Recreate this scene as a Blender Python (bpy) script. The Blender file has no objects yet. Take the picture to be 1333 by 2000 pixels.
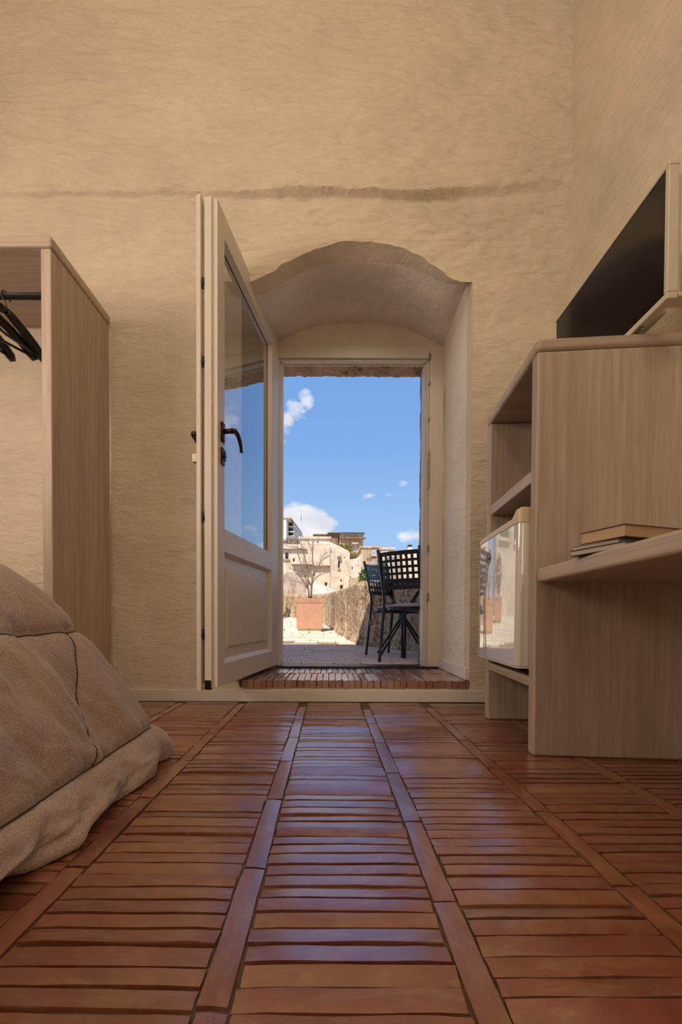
import bpy, math, random
import numpy as np
from mathutils import Vector, Matrix
random.seed(7); np.random.seed(7)
sc = bpy.context.scene
COL = sc.collection

# ------------------------------------------------------------------ camera
CAM = Vector((0, 0, .48)); F = 780.; PX, PY = 643., 1219.; PITCH = .0157; ROLL = .004
cam_d = bpy.data.cameras.new('camera'); cam = bpy.data.objects.new('camera', cam_d); COL.objects.link(cam)
cam_d.sensor_fit = 'VERTICAL'; cam_d.sensor_height = 36; cam_d.lens = F/2000*36
cam_d.shift_x = (666.5-PX)/2000; cam_d.shift_y = (PY-1000)/2000; cam_d.clip_start = .02; cam_d.clip_end = 600
cam.matrix_world = Matrix.Translation(CAM) @ Matrix.Rotation(math.pi/2-PITCH, 4, 'X') @ Matrix.Rotation(ROLL, 4, 'Z')
sc.camera = cam
def _ray(px, py):
    u = (px-PX)/F; v = (PY-py)/F; cr, sr = math.cos(ROLL), math.sin(ROLL)
    rx = Vector((1, 0, 0)); f = Vector((0, math.cos(PITCH), -math.sin(PITCH))); up = Vector((0, math.sin(PITCH), math.cos(PITCH)))
    return f + u*(rx*cr+up*sr) + v*(up*cr-rx*sr)
def atY(px, py, y):                       # measured point of the photograph at real depth y
    d = _ray(px, py); return CAM + d*(y/d.y)
def atZ(px, py, z):
    d = _ray(px, py); return CAM + d*((z-CAM.z)/d.z)

# ------------------------------------------------------------------ colour management
sc.view_settings.view_transform = 'Standard'; sc.view_settings.look = 'None'
sc.view_settings.gamma = 1; sc.view_settings.use_curve_mapping = False
sc.view_settings.exposure = 0.0

# ------------------------------------------------------------------ sky
def make_world():
    w = bpy.data.worlds.new('sky'); sc.world = w; w.use_nodes = True
    nt = w.node_tree; nt.nodes.clear(); N = nt.nodes.new; L = nt.links.new
    tc = N('ShaderNodeTexCoord'); sep = N('ShaderNodeSeparateXYZ'); L(tc.outputs['Generated'], sep.inputs[0])
    ramp = N('ShaderNodeValToRGB'); L(sep.outputs['Z'], ramp.inputs[0])
    e = ramp.color_ramp.elements
    e[0].position = 0; e[0].color = (.50, .68, .93, 1)
    e[1].position = 1; e[1].color = (.13, .28, .62, 1)
    for p, c in ((.22, (.335, .56, .90, 1)), (.38, (.225, .43, .83, 1)), (.6, (.17, .36, .76, 1))):
        k = e.new(p); k.color = c
    # clouds: broken noise gathered round a few cloud centres
    mp = N('ShaderNodeMapping'); mp.inputs['Scale'].default_value = (1, 1, 1.7); L(tc.outputs['Generated'], mp.inputs[0])
    n1 = N('ShaderNodeTexNoise'); n1.inputs['Scale'].default_value = 13; n1.inputs['Detail'].default_value = 8
    n1.inputs['Roughness'].default_value = .62; L(mp.outputs[0], n1.inputs['Vector'])
    total = None
    def m(op, a, b=None, c=None):
        x = N('ShaderNodeMath'); x.operation = op
        for i, v in enumerate((a, b, c)):
            if v is None: continue
            if isinstance(v, (int, float)): x.inputs[i].default_value = v
            else: L(v, x.inputs[i])
        return x.outputs[0]
    for px, py, rad, amp, sz in ((575, 1020, .062, 1.5, 1.1), (603, 1034, .075, 1.5, 1.3), (640, 1024, .035, .85, 1.4), (598, 782, .026, .72, 1.), (580, 800, .030, .72, 1.), (562, 818, .024, .7, 1.), (551, 845, .030, .6, 1.),
                                 (722, 970, .026, .44, 2.2), (757, 970, .016, .42, 1.6), (803, 1047, .040, .62, 1.9), (785, 945, .016, .34, 1.8),
                                 (250, 980, .16, .9, 1.6), (1060, 1080, .20, .8, 2.2), (1300, 700, .16, .6, 1.5), (-300, 700, .2, .6, 1.5)):
        d = _ray(px, py).normalized()
        sb = N('ShaderNodeVectorMath'); sb.operation = 'SUBTRACT'; L(tc.outputs['Generated'], sb.inputs[0]); sb.inputs[1].default_value = d
        ml = N('ShaderNodeVectorMath'); ml.operation = 'MULTIPLY'; L(sb.outputs[0], ml.inputs[0]); ml.inputs[1].default_value = (1, 1, sz)
        ln = N('ShaderNodeVectorMath'); ln.operation = 'LENGTH'; L(ml.outputs[0], ln.inputs[0])
        q = m('DIVIDE', ln.outputs['Value'], rad); q = m('MULTIPLY', q, q); q = m('SUBTRACT', 1.0, q)
        q = m('MAXIMUM', q, 0.0); q = m('MULTIPLY', q, amp)
        total = q if total is None else m('MAXIMUM', total, q)
    a = m('SUBTRACT', n1.outputs['Fac'], .5); a = m('MULTIPLY', a, 2.6)
    dn = m('ADD', total, a)
    dn = m('MULTIPLY', m('SUBTRACT', dn, .34), 1.7)
    gate = m('MINIMUM', m('MULTIPLY', total, 4.0), 1.0)
    dn = m('MULTIPLY', dn, gate)
    cl = N('ShaderNodeClamp'); L(dn, cl.inputs[0]); cl.inputs[2].default_value = .96
    n2 = N('ShaderNodeTexNoise'); n2.inputs['Scale'].default_value = 9; n2.inputs['Detail'].default_value = 5; L(mp.outputs[0], n2.inputs['Vector'])
    cr = N('ShaderNodeValToRGB'); L(n2.outputs['Fac'], cr.inputs[0])
    cr.color_ramp.elements[0].position = .38; cr.color_ramp.elements[0].color = (.76, .77, .85, 1)
    cr.color_ramp.elements[1].position = .58; cr.color_ramp.elements[1].color = (1.0, .98, .98, 1)
    mx = N('ShaderNodeMix'); mx.data_type = 'RGBA'; L(cl.outputs[0], mx.inputs[0]); L(ramp.outputs[0], mx.inputs[6]); L(cr.outputs[0], mx.inputs[7])
    bg = N('ShaderNodeBackground'); L(mx.outputs[2], bg.inputs[0]); bg.inputs[1].default_value = 1.0
    o = N('ShaderNodeOutputWorld'); L(bg.outputs[0], o.inputs[0])
    w.cycles.sampling_method = 'MANUAL'; w.cycles.sample_map_resolution = 512
make_world()

def light(name, kind, loc, energy, color, size=.1, direction=None):
    d = bpy.data.lights.new(name, kind); d.energy = energy; d.color = color
    if kind == 'SUN': d.angle = size
    elif kind == 'POINT': d.shadow_soft_size = size
    elif kind == 'AREA': d.shape = 'DISK'; d.size = size
    o = bpy.data.objects.new(name, d); COL.objects.link(o); o.location = loc
    if direction: o.rotation_euler = Vector(direction).to_track_quat('-Z', 'Y').to_euler()
    return o
light('sun', 'SUN', (0, -10, 20), 6.6, (1, .93, .82), .009, (.27, .45, -.85))
# the room's two warm lamps under the vault, behind the camera
light('ceiling_lamp', 'POINT', (-.9, -.35, 3.75), 43, (1, .93, .78), .32)
light('ceiling_lamp', 'POINT', (.55, -.7, 3.75), 43, (1, .93, .78), .32)
# added fill lamps, one at the rear and one at the left; no windows there
light('rear_fill_light', 'AREA', (.95, -3.1, 1.25), 7, (1, .87, .78), 1.2, (-.10, 1, .05))
light('side_fill_light', 'AREA', (-2.5, .55, 1.85), 36, (1, .85, .75), 1.1, (1, .18, -.05))  # added to brighten the edges that face left

# ------------------------------------------------------------------ helpers
def put(o, kw):
    for k, v in kw.items():
        if v is not None: o[k] = v
def link(o, parent=None):
    COL.objects.link(o)
    if parent is not None: o.parent = parent
    return o
def thing(name, label, cat, loc=(0, 0, 0), rz=0, group=None, kind=None):
    o = bpy.data.objects.new(name, None); link(o); o.empty_display_size = .1
    o.location = loc; o.rotation_euler = (0, 0, rz)
    put(o, dict(label=label, category=cat, group=group, kind=kind)); return o
class MB:
    def __init__(s): s.v = []; s.f = []
    def add(s, vs, fs):
        n = len(s.v); s.v += [tuple(v) for v in vs]; s.f += [tuple(i+n for i in f) for f in fs]; return s
    def box(s, a, b, M=None):
        x0, y0, z0 = a; x1, y1, z1 = b
        vs = [Vector(p) for p in ((x0,y0,z0),(x1,y0,z0),(x1,y1,z0),(x0,y1,z0),(x0,y0,z1),(x1,y0,z1),(x1,y1,z1),(x0,y1,z1))]
        if M is not None: vs = [M @ v for v in vs]
        return s.add(vs, [(0,3,2,1),(4,5,6,7),(0,1,5,4),(1,2,6,5),(2,3,7,6),(3,0,4,7)])
    def tube(s, pts, rad, seg=8, flat=1.0):
        pts = [Vector(p) for p in pts]; n = len(pts)
        rad = [float(r) for r in rad] if hasattr(rad, "__len__") else [float(rad)]*n
        t0 = (pts[1]-pts[0]).normalized(); ref = Vector((0, 0, 1)) if abs(t0.z) < .9 else Vector((1, 0, 0))
        u = t0.cross(ref).normalized(); vs = []
        for i in range(n):
            t = (pts[min(i+1, n-1)]-pts[max(i-1, 0)]).normalized()
            u = (u-t*u.dot(t)).normalized(); w = t.cross(u)
            for k in range(seg):
                a = 2*math.pi*(k+.5)/seg; vs.append(pts[i]+rad[i]*(u*math.cos(a)+w*math.sin(a)*flat))
        fs = [(i*seg+k, i*seg+(k+1) % seg, (i+1)*seg+(k+1) % seg, (i+1)*seg+k) for i in range(n-1) for k in range(seg)]
        fs.append(tuple(reversed(range(seg)))); fs.append(tuple((n-1)*seg+k for k in range(seg)))
        return s.add(vs, fs)
    def prism(s, poly, axis, a, b, M=None):
        # poly of 2-D points extruded along axis 'x','y','z' from a to b
        def P(p, t): return Vector({'x': (t, p[0], p[1]), 'y': (p[0], t, p[1]), 'z': (p[0], p[1], t)}[axis])
        n = len(poly); vs = [P(p, a) for p in poly]+[P(p, b) for p in poly]
        if M is not None: vs = [M @ v for v in vs]
        fs = [(i, (i+1) % n, n+(i+1) % n, n+i) for i in range(n)]+[tuple(reversed(range(n))), tuple(range(n, 2*n))]
        return s.add(vs, fs)
    def lathe(s, prof, seg=24, c=(0, 0, 0), flat=1.0):
        vs = [(c[0]+r*math.cos(2*math.pi*k/seg), c[1]+r*flat*math.sin(2*math.pi*k/seg), c[2]+z) for r, z in prof for k in range(seg)]
        fs = [(i*seg+k, i*seg+(k+1) % seg, (i+1)*seg+(k+1) % seg, (i+1)*seg+k) for i in range(len(prof)-1) for k in range(seg)]
        fs.append(tuple(reversed(range(seg)))); fs.append(tuple((len(prof)-1)*seg+k for k in range(seg)))
        return s.add(vs, fs)
    def mesh(s, name, mat, smooth=False):
        m = bpy.data.meshes.new(name); m.from_pydata(s.v, [], s.f); m.update()
        import bmesh
        b = bmesh.new(); b.from_mesh(m); bmesh.ops.recalc_face_normals(b, faces=b.faces); b.to_mesh(m); b.free()
        if mat: m.materials.append(mat)
        if smooth: m.shade_smooth()
        return m
    def obj(s, name, mat, parent=None, smooth=False, bevel=0, bseg=2, **kw):
        o = bpy.data.objects.new(name, s.mesh(name, mat, smooth)); link(o, parent); put(o, kw)
        if bevel:
            b = o.modifiers.new('bevel', 'BEVEL'); b.width = bevel; b.segments = bseg; b.limit_method = 'ANGLE'
            o.data.shade_smooth()
            b.harden_normals = True
        return o
def box(name, a, b, mat, parent=None, bevel=.002, **kw):
    return MB().box(a, b).obj(name, mat, parent, bevel=bevel, **kw)
def holed(m, x0, x1, z0, z1, holes, y0, y1):
    """wall slab x0..x1, z0..z1 between y0 and y1 with rectangular holes (hx0,hx1,hz0,hz1)"""
    xs = sorted({x0, x1, *[h[0] for h in holes], *[h[1] for h in holes]}); zs = sorted({z0, z1, *[h[2] for h in holes], *[h[3] for h in holes]})
    def inh(i, k):
        if i < 0 or k < 0 or i >= len(xs)-1 or k >= len(zs)-1: return True
        cx = (xs[i]+xs[i+1])/2; cz = (zs[k]+zs[k+1])/2
        return any(h[0] < cx < h[1] and h[2] < cz < h[3] for h in holes)
    for i in range(len(xs)-1):
        for k in range(len(zs)-1):
            if inh(i, k): continue
            a, b, c, d = xs[i], xs[i+1], zs[k], zs[k+1]
            m.add([(a,y0,c),(b,y0,c),(b,y0,d),(a,y0,d)], [(0,1,2,3)]); m.add([(a,y1,c),(b,y1,c),(b,y1,d),(a,y1,d)], [(3,2,1,0)])
            if inh(i-1, k): m.add([(a,y0,c),(a,y0,d),(a,y1,d),(a,y1,c)], [(0,1,2,3)])
            if inh(i+1, k): m.add([(b,y0,c),(b,y0,d),(b,y1,d),(b,y1,c)], [(3,2,1,0)])
            if inh(i, k-1): m.add([(a,y0,c),(b,y0,c),(b,y1,c),(a,y1,c)], [(3,2,1,0)])
            if inh(i, k+1): m.add([(a,y0,d),(b,y0,d),(b,y1,d),(a,y1,d)], [(0,1,2,3)])
    return m

# ------------------------------------------------------------------ value noise
def vnoise(x, y, seed=0):
    x = np.asarray(x, float); y = np.asarray(y, float)
    xi = np.floor(x).astype(np.int64); yi = np.floor(y).astype(np.int64); fx = x-xi; fy = y-yi
    fx = fx*fx*(3-2*fx); fy = fy*fy*(3-2*fy)
    def h(a, b):
        n = (a*374761393+b*668265263+seed*1442695041) & 0xffffffff
        n = ((n ^ (n >> 13))*1274126177) & 0xffffffff
        return ((n ^ (n >> 16)) & 0xffff)/65535.*2-1
    return (h(xi, yi)*(1-fx)+h(xi+1, yi)*fx)*(1-fy)+(h(xi, yi+1)*(1-fx)+h(xi+1, yi+1)*fx)*fy
def fbm(x, y, oct=4, seed=0):
    t = 0; a = 1; s = 0
    for i in range(oct):
        t = t+a*vnoise(x*2**i, y*2**i, seed+i*17); s += a; a *= .5
    return t/s
def sstep(a, b, x):
    t = np.clip((x-a)/(b-a), 0, 1); return t*t*(3-2*t)

# ------------------------------------------------------------------ materials
class Mat:
    def __init__(s, name, rough=.6, spec=.5, metal=0.):
        s.m = bpy.data.materials.new(name); s.m.use_nodes = True; s.nt = s.m.node_tree
        s.b = s.nt.nodes['Principled BSDF']; s.N = s.nt.nodes.new; s.L = s.nt.links.new
        s.b.inputs['Roughness'].default_value = rough; s.b.inputs['Specular IOR Level'].default_value = spec; s.b.inputs['Metallic'].default_value = metal
        s.tc = s.N('ShaderNodeTexCoord'); s.h = None
    def map(s, scale, src='Object', rot=(0, 0, 0), loc=(0, 0, 0)):
        m = s.N('ShaderNodeMapping'); m.inputs['Scale'].default_value = scale; m.inputs['Rotation'].default_value = rot; m.inputs['Location'].default_value = loc
        if src == 'World':
            g = s.N('ShaderNodeNewGeometry'); s.L(g.outputs['Position'], m.inputs[0])
        else: s.L(s.tc.outputs[src], m.inputs[0])
        return m.outputs[0]
    def randvec(s, v, amt=40.):
        oi = s.N('ShaderNodeObjectInfo'); k = s.N('ShaderNodeMath'); k.operation = 'MULTIPLY'; s.L(oi.outputs['Random'], k.inputs[0]); k.inputs[1].default_value = amt
        a = s.N('ShaderNodeVectorMath'); a.operation = 'ADD'; s.L(v, a.inputs[0]); s.L(k.outputs[0], a.inputs[1]); return a.outputs[0]
    def noise(s, vec, scale=1, detail=5, rough=.55, dist=0):
        n = s.N('ShaderNodeTexNoise'); s.L(vec, n.inputs['Vector']); n.inputs['Scale'].default_value = scale; n.inputs['Detail'].default_value = detail
        n.inputs['Roughness'].default_value = rough; n.inputs['Distortion'].default_value = dist; return n.outputs['Fac']
    def voro(s, vec, scale=1, feat='F1'):
        n = s.N('ShaderNodeTexVoronoi'); n.feature = feat; s.L(vec, n.inputs['Vector']); n.inputs['Scale'].default_value = scale; return n.outputs['Distance']
    def ramp(s, fac, stops):
        r = s.N('ShaderNodeValToRGB'); s.L(fac, r.inputs[0]); e = r.color_ramp.elements
        while len(e) > 1: e.remove(e[0])
        for i, (p, c) in enumerate(stops):
            if not hasattr(c, '__len__'): c = (c, c, c)
            k = e[0] if i == 0 else e.new(p)
            k.position = p; k.color = (*c, 1)
        return r.outputs[0]
    def mix(s, a, b, fac, mode='MIX'):
        x = s.N('ShaderNodeMix'); x.data_type = 'RGBA'; x.blend_type = mode
        for i, v in ((6, a), (7, b), (0, fac)):
            if isinstance(v, (int, float)): x.inputs[i].default_value = v
            elif isinstance(v, tuple): x.inputs[i].default_value = (*v, 1)
            else: s.L(v, x.inputs[i])
        return x.outputs[2]
    def col(s, c):
        if isinstance(c, tuple): s.b.inputs['Base Color'].default_value = (*c, 1)
        else: s.L(c, s.b.inputs['Base Color'])
        return s
    def bump(s, h, strength=.5, dist=.01):
        b = s.N('ShaderNodeBump'); b.inputs['Strength'].default_value = strength; b.inputs['Distance'].default_value = dist; s.L(h, b.inputs['Height'])
        if s.h is not None: s.L(s.h, b.inputs['Normal'])
        s.h = b.outputs[0]; s.L(s.h, s.b.inputs['Normal']); return s
    def rough(s, v): s.L(v, s.b.inputs['Roughness']); return s

def plaster(name, base=(.72, .605, .455)):
    m = Mat(name, .88, .25)
    big = m.noise(m.map((1, 1, 1.3), 'World'), 1.6, 4, .6)
    fine = m.noise(m.map((6, 6, 14), 'World'), 2.2, 6, .65, .4)
    c = m.ramp(big, ((.3, tuple(x*.87 for x in base)), (.55, base), (.75, tuple(min(1, x*1.06) for x in base))))
    c = m.mix(c, m.ramp(fine, ((.3, .82), (.55, 1.), (.8, 1.02))), .45, 'MULTIPLY')
    m.col(c)
    m.bump(fine, .8, .015)
    m.bump(m.noise(m.map((16, 16, 60), 'World'), 1.6, 5, .6, .8), .6, .008)
    m.bump(m.noise(m.map((1, 1, 1), 'World'), 150, 3, .6), .35, .002)
    return m.m
PLASTER = plaster('wall_plaster')
PLASTER_R = plaster('niche_plaster', (.86, .755, .63))  # paler plaster colour stands in for daylight missing in the niche

def wood(name, axis, light=(.53, .43, .345), dark=(.36, .27, .20), rough=.5):
    m = Mat(name, rough, .4)
    sc_ = {'x': (.9, 26, 26), 'y': (26, .9, 26), 'z': (26, 26, .9)}[axis]
    v = m.randvec(m.map(sc_), 25)
    g = m.noise(v, 2.6, 6, .66, .3)
    broad = m.noise(m.randvec(m.map(tuple(q*.16 for q in sc_)), 11), 1.3, 3, .5, .8)
    c = m.ramp(g, ((.28, dark), (.5, tuple((a+b)/2 for a, b in zip(light, dark))), (.72, light)))
    c = m.mix(c, m.ramp(broad, ((.3, (.78, .74, .70)), (.65, (1.06, 1.03, 1.0)))), .7, 'MULTIPLY')
    m.col(c)
    sv = {'x': (3, 180, 180), 'y': (180, 3, 180), 'z': (180, 180, 3)}[axis]
    m.bump(m.noise(m.map(sv), 1, 4, .6), .28, .0015).bump(g, .2, .002)
    return m.m
WOODZ = wood('larch_upright', 'z'); WOODY = wood('larch_deep', 'y'); WOODX = wood('larch_cross', 'x')

def terracotta(name, tones, rough0=.30, rough1=.52):
    m = Mat(name, .4, .5)
    oi = m.N('ShaderNodeObjectInfo')
    base = m.ramp(oi.outputs['Random'], tuple((i/(len(tones)-1), t) for i, t in enumerate(tones)))
    v = m.randvec(m.map((1, 1, 1)), 30)
    n = m.noise(v, 9, 5, .6, .5)
    c = m.mix(base, m.ramp(n, ((.25, (.62, .55, .52)), (.5, (1, 1, 1)), (.75, (1.25, 1.18, 1.05)))), .75, 'MULTIPLY')
    sw = m.noise(m.randvec(m.map((1, 2.2, 1), 'Object', (0, 0, .6)), 9), 5, 3, .55, 1.8)      # old wax smears
    c = m.mix(c, (.32, .17, .07), m.ramp(sw, ((.52, 0.), (.60, .34), (.70, .05))))
    c = m.mix(c, (.30, .17, .12), m.ramp(m.noise(m.randvec(m.map((1, 1.6, 1)), 19), 14, 5, .7, .6), ((.50, 0.), (.68, .38))))
    m.col(c)
    sp = m.noise(v, 60, 4, .7)
    m.rough(m.ramp(n, ((.3, rough0), (.7, rough1))))
    w = m.N('ShaderNodeTexWave'); w.wave_type = 'BANDS'; w.bands_direction = 'X'; m.L(m.randvec(m.map((1, .6, 1), 'Object', (0, 0, .35)), 3), w.inputs['Vector'])
    w.inputs['Scale'].default_value = 55; w.inputs['Distortion'].default_value = 1.5; w.inputs['Detail'].default_value = 2
    msk = m.ramp(m.noise(m.randvec(m.map((1, 1, 1)), 77), 4, 2), ((.45, 0.), (.62, 1.)))
    wv = m.mix(0.0, w.outputs['Fac'], msk) if False else w.outputs['Fac']
    m.bump(wv, .10, .0012); m.bump(n, .40, .004); m.bump(sp, .30, .001)
    m.b.inputs['Coat Weight'].default_value = 1.; m.b.inputs['Coat Roughness'].default_value = .22; m.b.inputs['Coat IOR'].default_value = 2.25
    return m.m
TILE = terracotta('waxed_terracotta', ((.195, .046, .020), (.235, .064, .020), (.165, .038, .020), (.26, .084, .026), (.215, .052, .026), (.235, .066, .032)))
STEPTILE = terracotta('worn_terracotta', ((.30, .13, .07), (.36, .17, .10), (.26, .10, .06), (.40, .20, .13)), .25, .5)
m = Mat('mortar', .85, .3); m.col(m.ramp(m.noise(m.map((1, 1, 1), 'World'), 40, 5), ((.3, (.075, .042, .026)), (.7, (.17, .11, .07))))); m.bump(m.noise(m.map((1, 1, 1), 'World'), 160, 4), .5, .003); MORTAR = m.m

def paint(name, c, rough=.4, spec=.5):
    m = Mat(name, rough, spec)
    n = m.noise(m.map((30, 30, 3)), 1, 4)
    m.col(m.ramp(n, ((.3, tuple(x*.95 for x in c)), (.7, c)))); m.bump(m.noise(m.map((150, 150, 12)), 1, 3), .06, .001)
    return m.m
WHITEPAINT = paint('ivory_lacquer', (.66, .575, .485), .38)
BASEPAINT = paint('skirting_lacquer', (.70, .62, .54), .45)
PLASTIC = paint('white_plastic', (.62, .57, .50), .35)
CREAM = paint('cream_plastic', (.60, .53, .40), .3)
TANCAP = paint('yellowed_plastic', (.60, .46, .27), .35)
def plain(name, c, rough=.5, spec=.5, metal=0., n=.15, scale=30):
    m = Mat(name, rough, spec, metal); f = m.noise(m.map((1, 1, 1)), scale, 4)
    m.col(m.ramp(f, ((.3, tuple(x*(1-n) for x in c)), (.7, tuple(min(1, x*(1+n)) for x in c))))); m.bump(f, .1, .001); return m.m
BRONZE = plain('dark_bronze', (.055, .028, .018), .32, .5, .7)
STEEL = plain('lock_steel', (.33, .27, .18), .35, .5, .8)
BLACKM = plain('black_metal', (.012, .011, .013), .35, .5, 0)
BLACKP = plain('black_plastic', (.006, .006, .007), .3)
CHAIRM = plain('anthracite_metal', (.016, .016, .020), .33, .6)
SKYTINTM = plain('sky_tinted_metal', (.05, .06, .12), .4, .6)  # chair metal with the reflected sky blue put into its colour
SCREEN = plain('tv_screen', (.004, .003, .003), .12, .45)
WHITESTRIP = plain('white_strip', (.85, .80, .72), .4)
GREYR = plain('rubber_seal', (.12, .13, .12), .6)
m = Mat('fridge_enamel', .055, .9); m.col((.64, .59, .53)); m.b.inputs['IOR'].default_value = 1.75; m.b.inputs['Coat Weight'].default_value = 1; m.b.inputs['Coat IOR'].default_value = 1.9; m.b.inputs['Coat Roughness'].default_value = .02
m.bump(m.noise(m.map((1, 1, 1)), 5, 2), .08, .01); ENAMEL = m.m
m = Mat('fridge_side', .45, .4); m.col((.50, .45, .41)); FSIDE = m.m

# glass: thin coated pane, partly mirror and partly clear by angle
def glass():
    m = bpy.data.materials.new('door_glass'); m.use_nodes = True; nt = m.node_tree; nt.nodes.clear(); N = nt.nodes.new; L = nt.links.new
    f = N('ShaderNodeFresnel'); f.inputs['IOR'].default_value = 2.3
    mm = N('ShaderNodeMath'); mm.operation = 'MULTIPLY'; L(f.outputs[0], mm.inputs[0]); mm.inputs[1].default_value = 2.1; mm.use_clamp = True
    g = N('ShaderNodeBsdfGlossy'); g.inputs['Roughness'].default_value = 0.004; g.inputs['Color'].default_value = (.93, .96, 1, 1)
    t = N('ShaderNodeBsdfTransparent'); t.inputs['Color'].default_value = (.42, .43, .40, 1)
    x = N('ShaderNodeMixShader'); L(mm.outputs[0], x.inputs[0]); L(t.outputs[0], x.inputs[1]); L(g.outputs[0], x.inputs[2])
    o = N('ShaderNodeOutputMaterial'); L(x.outputs[0], o.inputs[0]); return m
GLASS = glass()

# fabric of the bedspread
m = Mat('speckled_quilt', .82, .3)
v = m.map((1, 1, 1)); d = m.voro(v, 330)
base = m.ramp(m.noise(v, 7, 4), ((.3, (.32, .225, .185)), (.7, (.40, .29, .24))))
m.col(m.mix(base, (.62, .50, .41), m.ramp(d, ((.22, .9), (.42, 0.)))))
m.bump(d, -.35, .002); m.bump(m.noise(v, 30, 4), .3, .006); m.b.inputs['Sheen Weight'].default_value = .25; m.b.inputs['Sheen Roughness'].default_value = .5
QUILT = m.m
STITCH = plain('seam_thread', (.05, .03, .022), .9)

def stone(name, light, dark, stain=None, sc_=1., bump=.6, speck=14, thr=(.47, .60)):
    m = Mat(name, .92, .2)
    a = m.noise(m.map((1, 1, 1), 'World'), 1.3*sc_, 6, .65); b = m.noise(m.map((1, 1, 1), 'World'), speck*sc_, 5, .7)
    c = m.ramp(a, ((.3, dark), (.62, light)))
    c = m.mix(c, m.ramp(b, ((.35, (.55, .48, .42)), (.52, (1, 1, 1)))), .55, 'MULTIPLY')
    if stain:
        s = m.noise(m.map((2.4, 2.4, .8), 'World'), 1.5*sc_, 5, .72, .5); t = m.noise(m.map((1, 1, 1), 'World'), 22*sc_, 4, .75)
        k = m.mix(m.ramp(s, ((thr[0], 0.), (thr[1], 1.))), m.ramp(t, ((.40, 0.), (.56, 1.))), 1., 'MULTIPLY')
        c = m.mix(c, stain, k)
    m.col(c); m.bump(b, bump, .02/sc_); return m.m
TUFA = stone('weathered_tufa', (.72, .54, .35), (.55, .36, .21), (.15, .08, .045), 1., .9, 26, (.38, .50))
LINTEL = stone('rough_tufa', (.66, .43, .27), (.50, .31, .18), (.12, .06, .03), 1.4, .8, 22)
HOUSE = stone('pale_limestone', (.74, .63, .50), (.66, .53, .40), (.48, .35, .25), .35, .25, 6)
HOUSE2 = stone('tan_masonry', (.60, .44, .29), (.50, .35, .21), (.34, .22, .13), .4, .3, 6)
HOUSE3 = stone('old_brown_masonry', (.34, .23, .15), (.24, .155, .10), (.13, .08, .055), .5, .3, 6)
HOUSEW = stone('white_render', (.80, .75, .67), (.72, .66, .58), None, .3, .1, 6)
YELLOWH = stone('ochre_render', (.62, .50, .27), (.50, .38, .2), None, .6, .2, 6)
PAVE = stone('street_stone', (.72, .63, .49), (.60, .50, .37), None, 1.2, .3, 8)
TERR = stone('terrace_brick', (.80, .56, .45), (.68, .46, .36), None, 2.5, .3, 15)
JOINT = stone('paving_joint', (.26, .19, .12), (.18, .12, .08), None, 3, .3, 30)
ROOFT = stone('roof_tile', (.30, .22, .14), (.20, .13, .085), None, 2, .3, 6)
POT = plain('terracotta_pot', (.56, .30, .195), .75, .3, 0, .10, 9)
SOIL = plain('soil', (.10, .06, .035), .95)
BARK = plain('pale_bark', (.28, .20, .14), .9, .2, 0, .35, 40)
DARKW = plain('window_dark', (.035, .03, .028), .3)
GREENW = plain('green_shutter', (.045, .10, .075), .6)
SHUT = plain('white_shutter', (.55, .57, .60), .6)
REDB = plain('red_slab', (.30, .11, .08), .8)
def leafm(name, a, b):
    m = Mat(name, .6, .4); oi = m.noise(m.map((1, 1, 1), 'World'), 3.5, 4); m.col(m.ramp(oi, ((.35, a), (.65, b)))); return m.m
LEAF = leafm('hedge_leaf', (.045, .085, .02), (.22, .27, .055)); DRYG = leafm('dry_grass', (.22, .17, .04), (.42, .33, .10)); DLEAF = leafm('dark_leaf', (.02, .035, .015), (.06, .09, .03))
LAV = plain('lavender_cushion', (.42, .32, .36), .85)

# ------------------------------------------------------------------ room shell
YW = 2.29; CEIL = 4.25; XL = -2.6
ST = .124                                       # height of the doorstep
def rightx(z): return 1.328+.008*z
# floor: mortar bed + bricks as parts
floor = MB().box((-2.65, -3.25, -.12), (1.45, 2.40, -.0065)).obj('floor', MORTAR, kind='structure', label='waxed terracotta brick floor laid in ladder rows')
def brick_mesh(name, L, W, H, mat, nx=7, amp=.0022, edge=.0016):
    rs = random.Random(hash((name, L)) & 0xffff if False else int(L*1e5)+len(bpy.data.meshes)); vs = []; fs = []
    xs = [-L/2+L*i/nx for i in range(nx+1)]
    ph = rs.uniform(0, 9); wav = rs.uniform(.4, 1)*edge; tl = rs.uniform(-amp, amp)
    prof = [(-.5, -H, 0), (-.5, -.0045, 1), (-.482, -.0003, 1), (0, .0002, 0), (.482, -.0003, 1), (.5, -.0045, 1), (.5, -H, 0)]
    for i, x in enumerate(xs):
        for (py, pz, e) in prof:
            wy = wav*math.sin(ph+x*30)*(.6 if py < 0 else 1)+rs.uniform(-edge, edge)*.35*e
            endc = .0015 if (i in (0, nx) and pz > -H) else 0
            dz = 0 if pz == -H else tl*(py*2)+amp*.16*math.sin(ph*2+x*18)+rs.uniform(-.0003, .0003)-endc
            xx = x+(rs.uniform(-.0015, .0015) if i in (0, nx) and e else 0)
            vs.append((xx, py*W+wy, pz+dz))
    n = len(prof)
    for i in range(nx):
        for k in range(n-1): fs.append((i*n+k, (i+1)*n+k, (i+1)*n+k+1, i*n+k+1))
    fs.append(tuple(range(n))); fs.append(tuple(reversed(range(nx*n, nx*n+n))))
    m = MB().add(vs, fs).mesh(name, mat); m.shade_smooth()
    m.set_sharp_from_angle(angle=math.radians(38)); return m
BR = [brick_mesh('brick', .297, .0375, .02, TILE) for _ in range(16)]
BB = [brick_mesh('border_brick', L, .040, .02, TILE, 7, .0016) for L in (.27, .285, .255, .29, .275, .262)]
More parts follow.
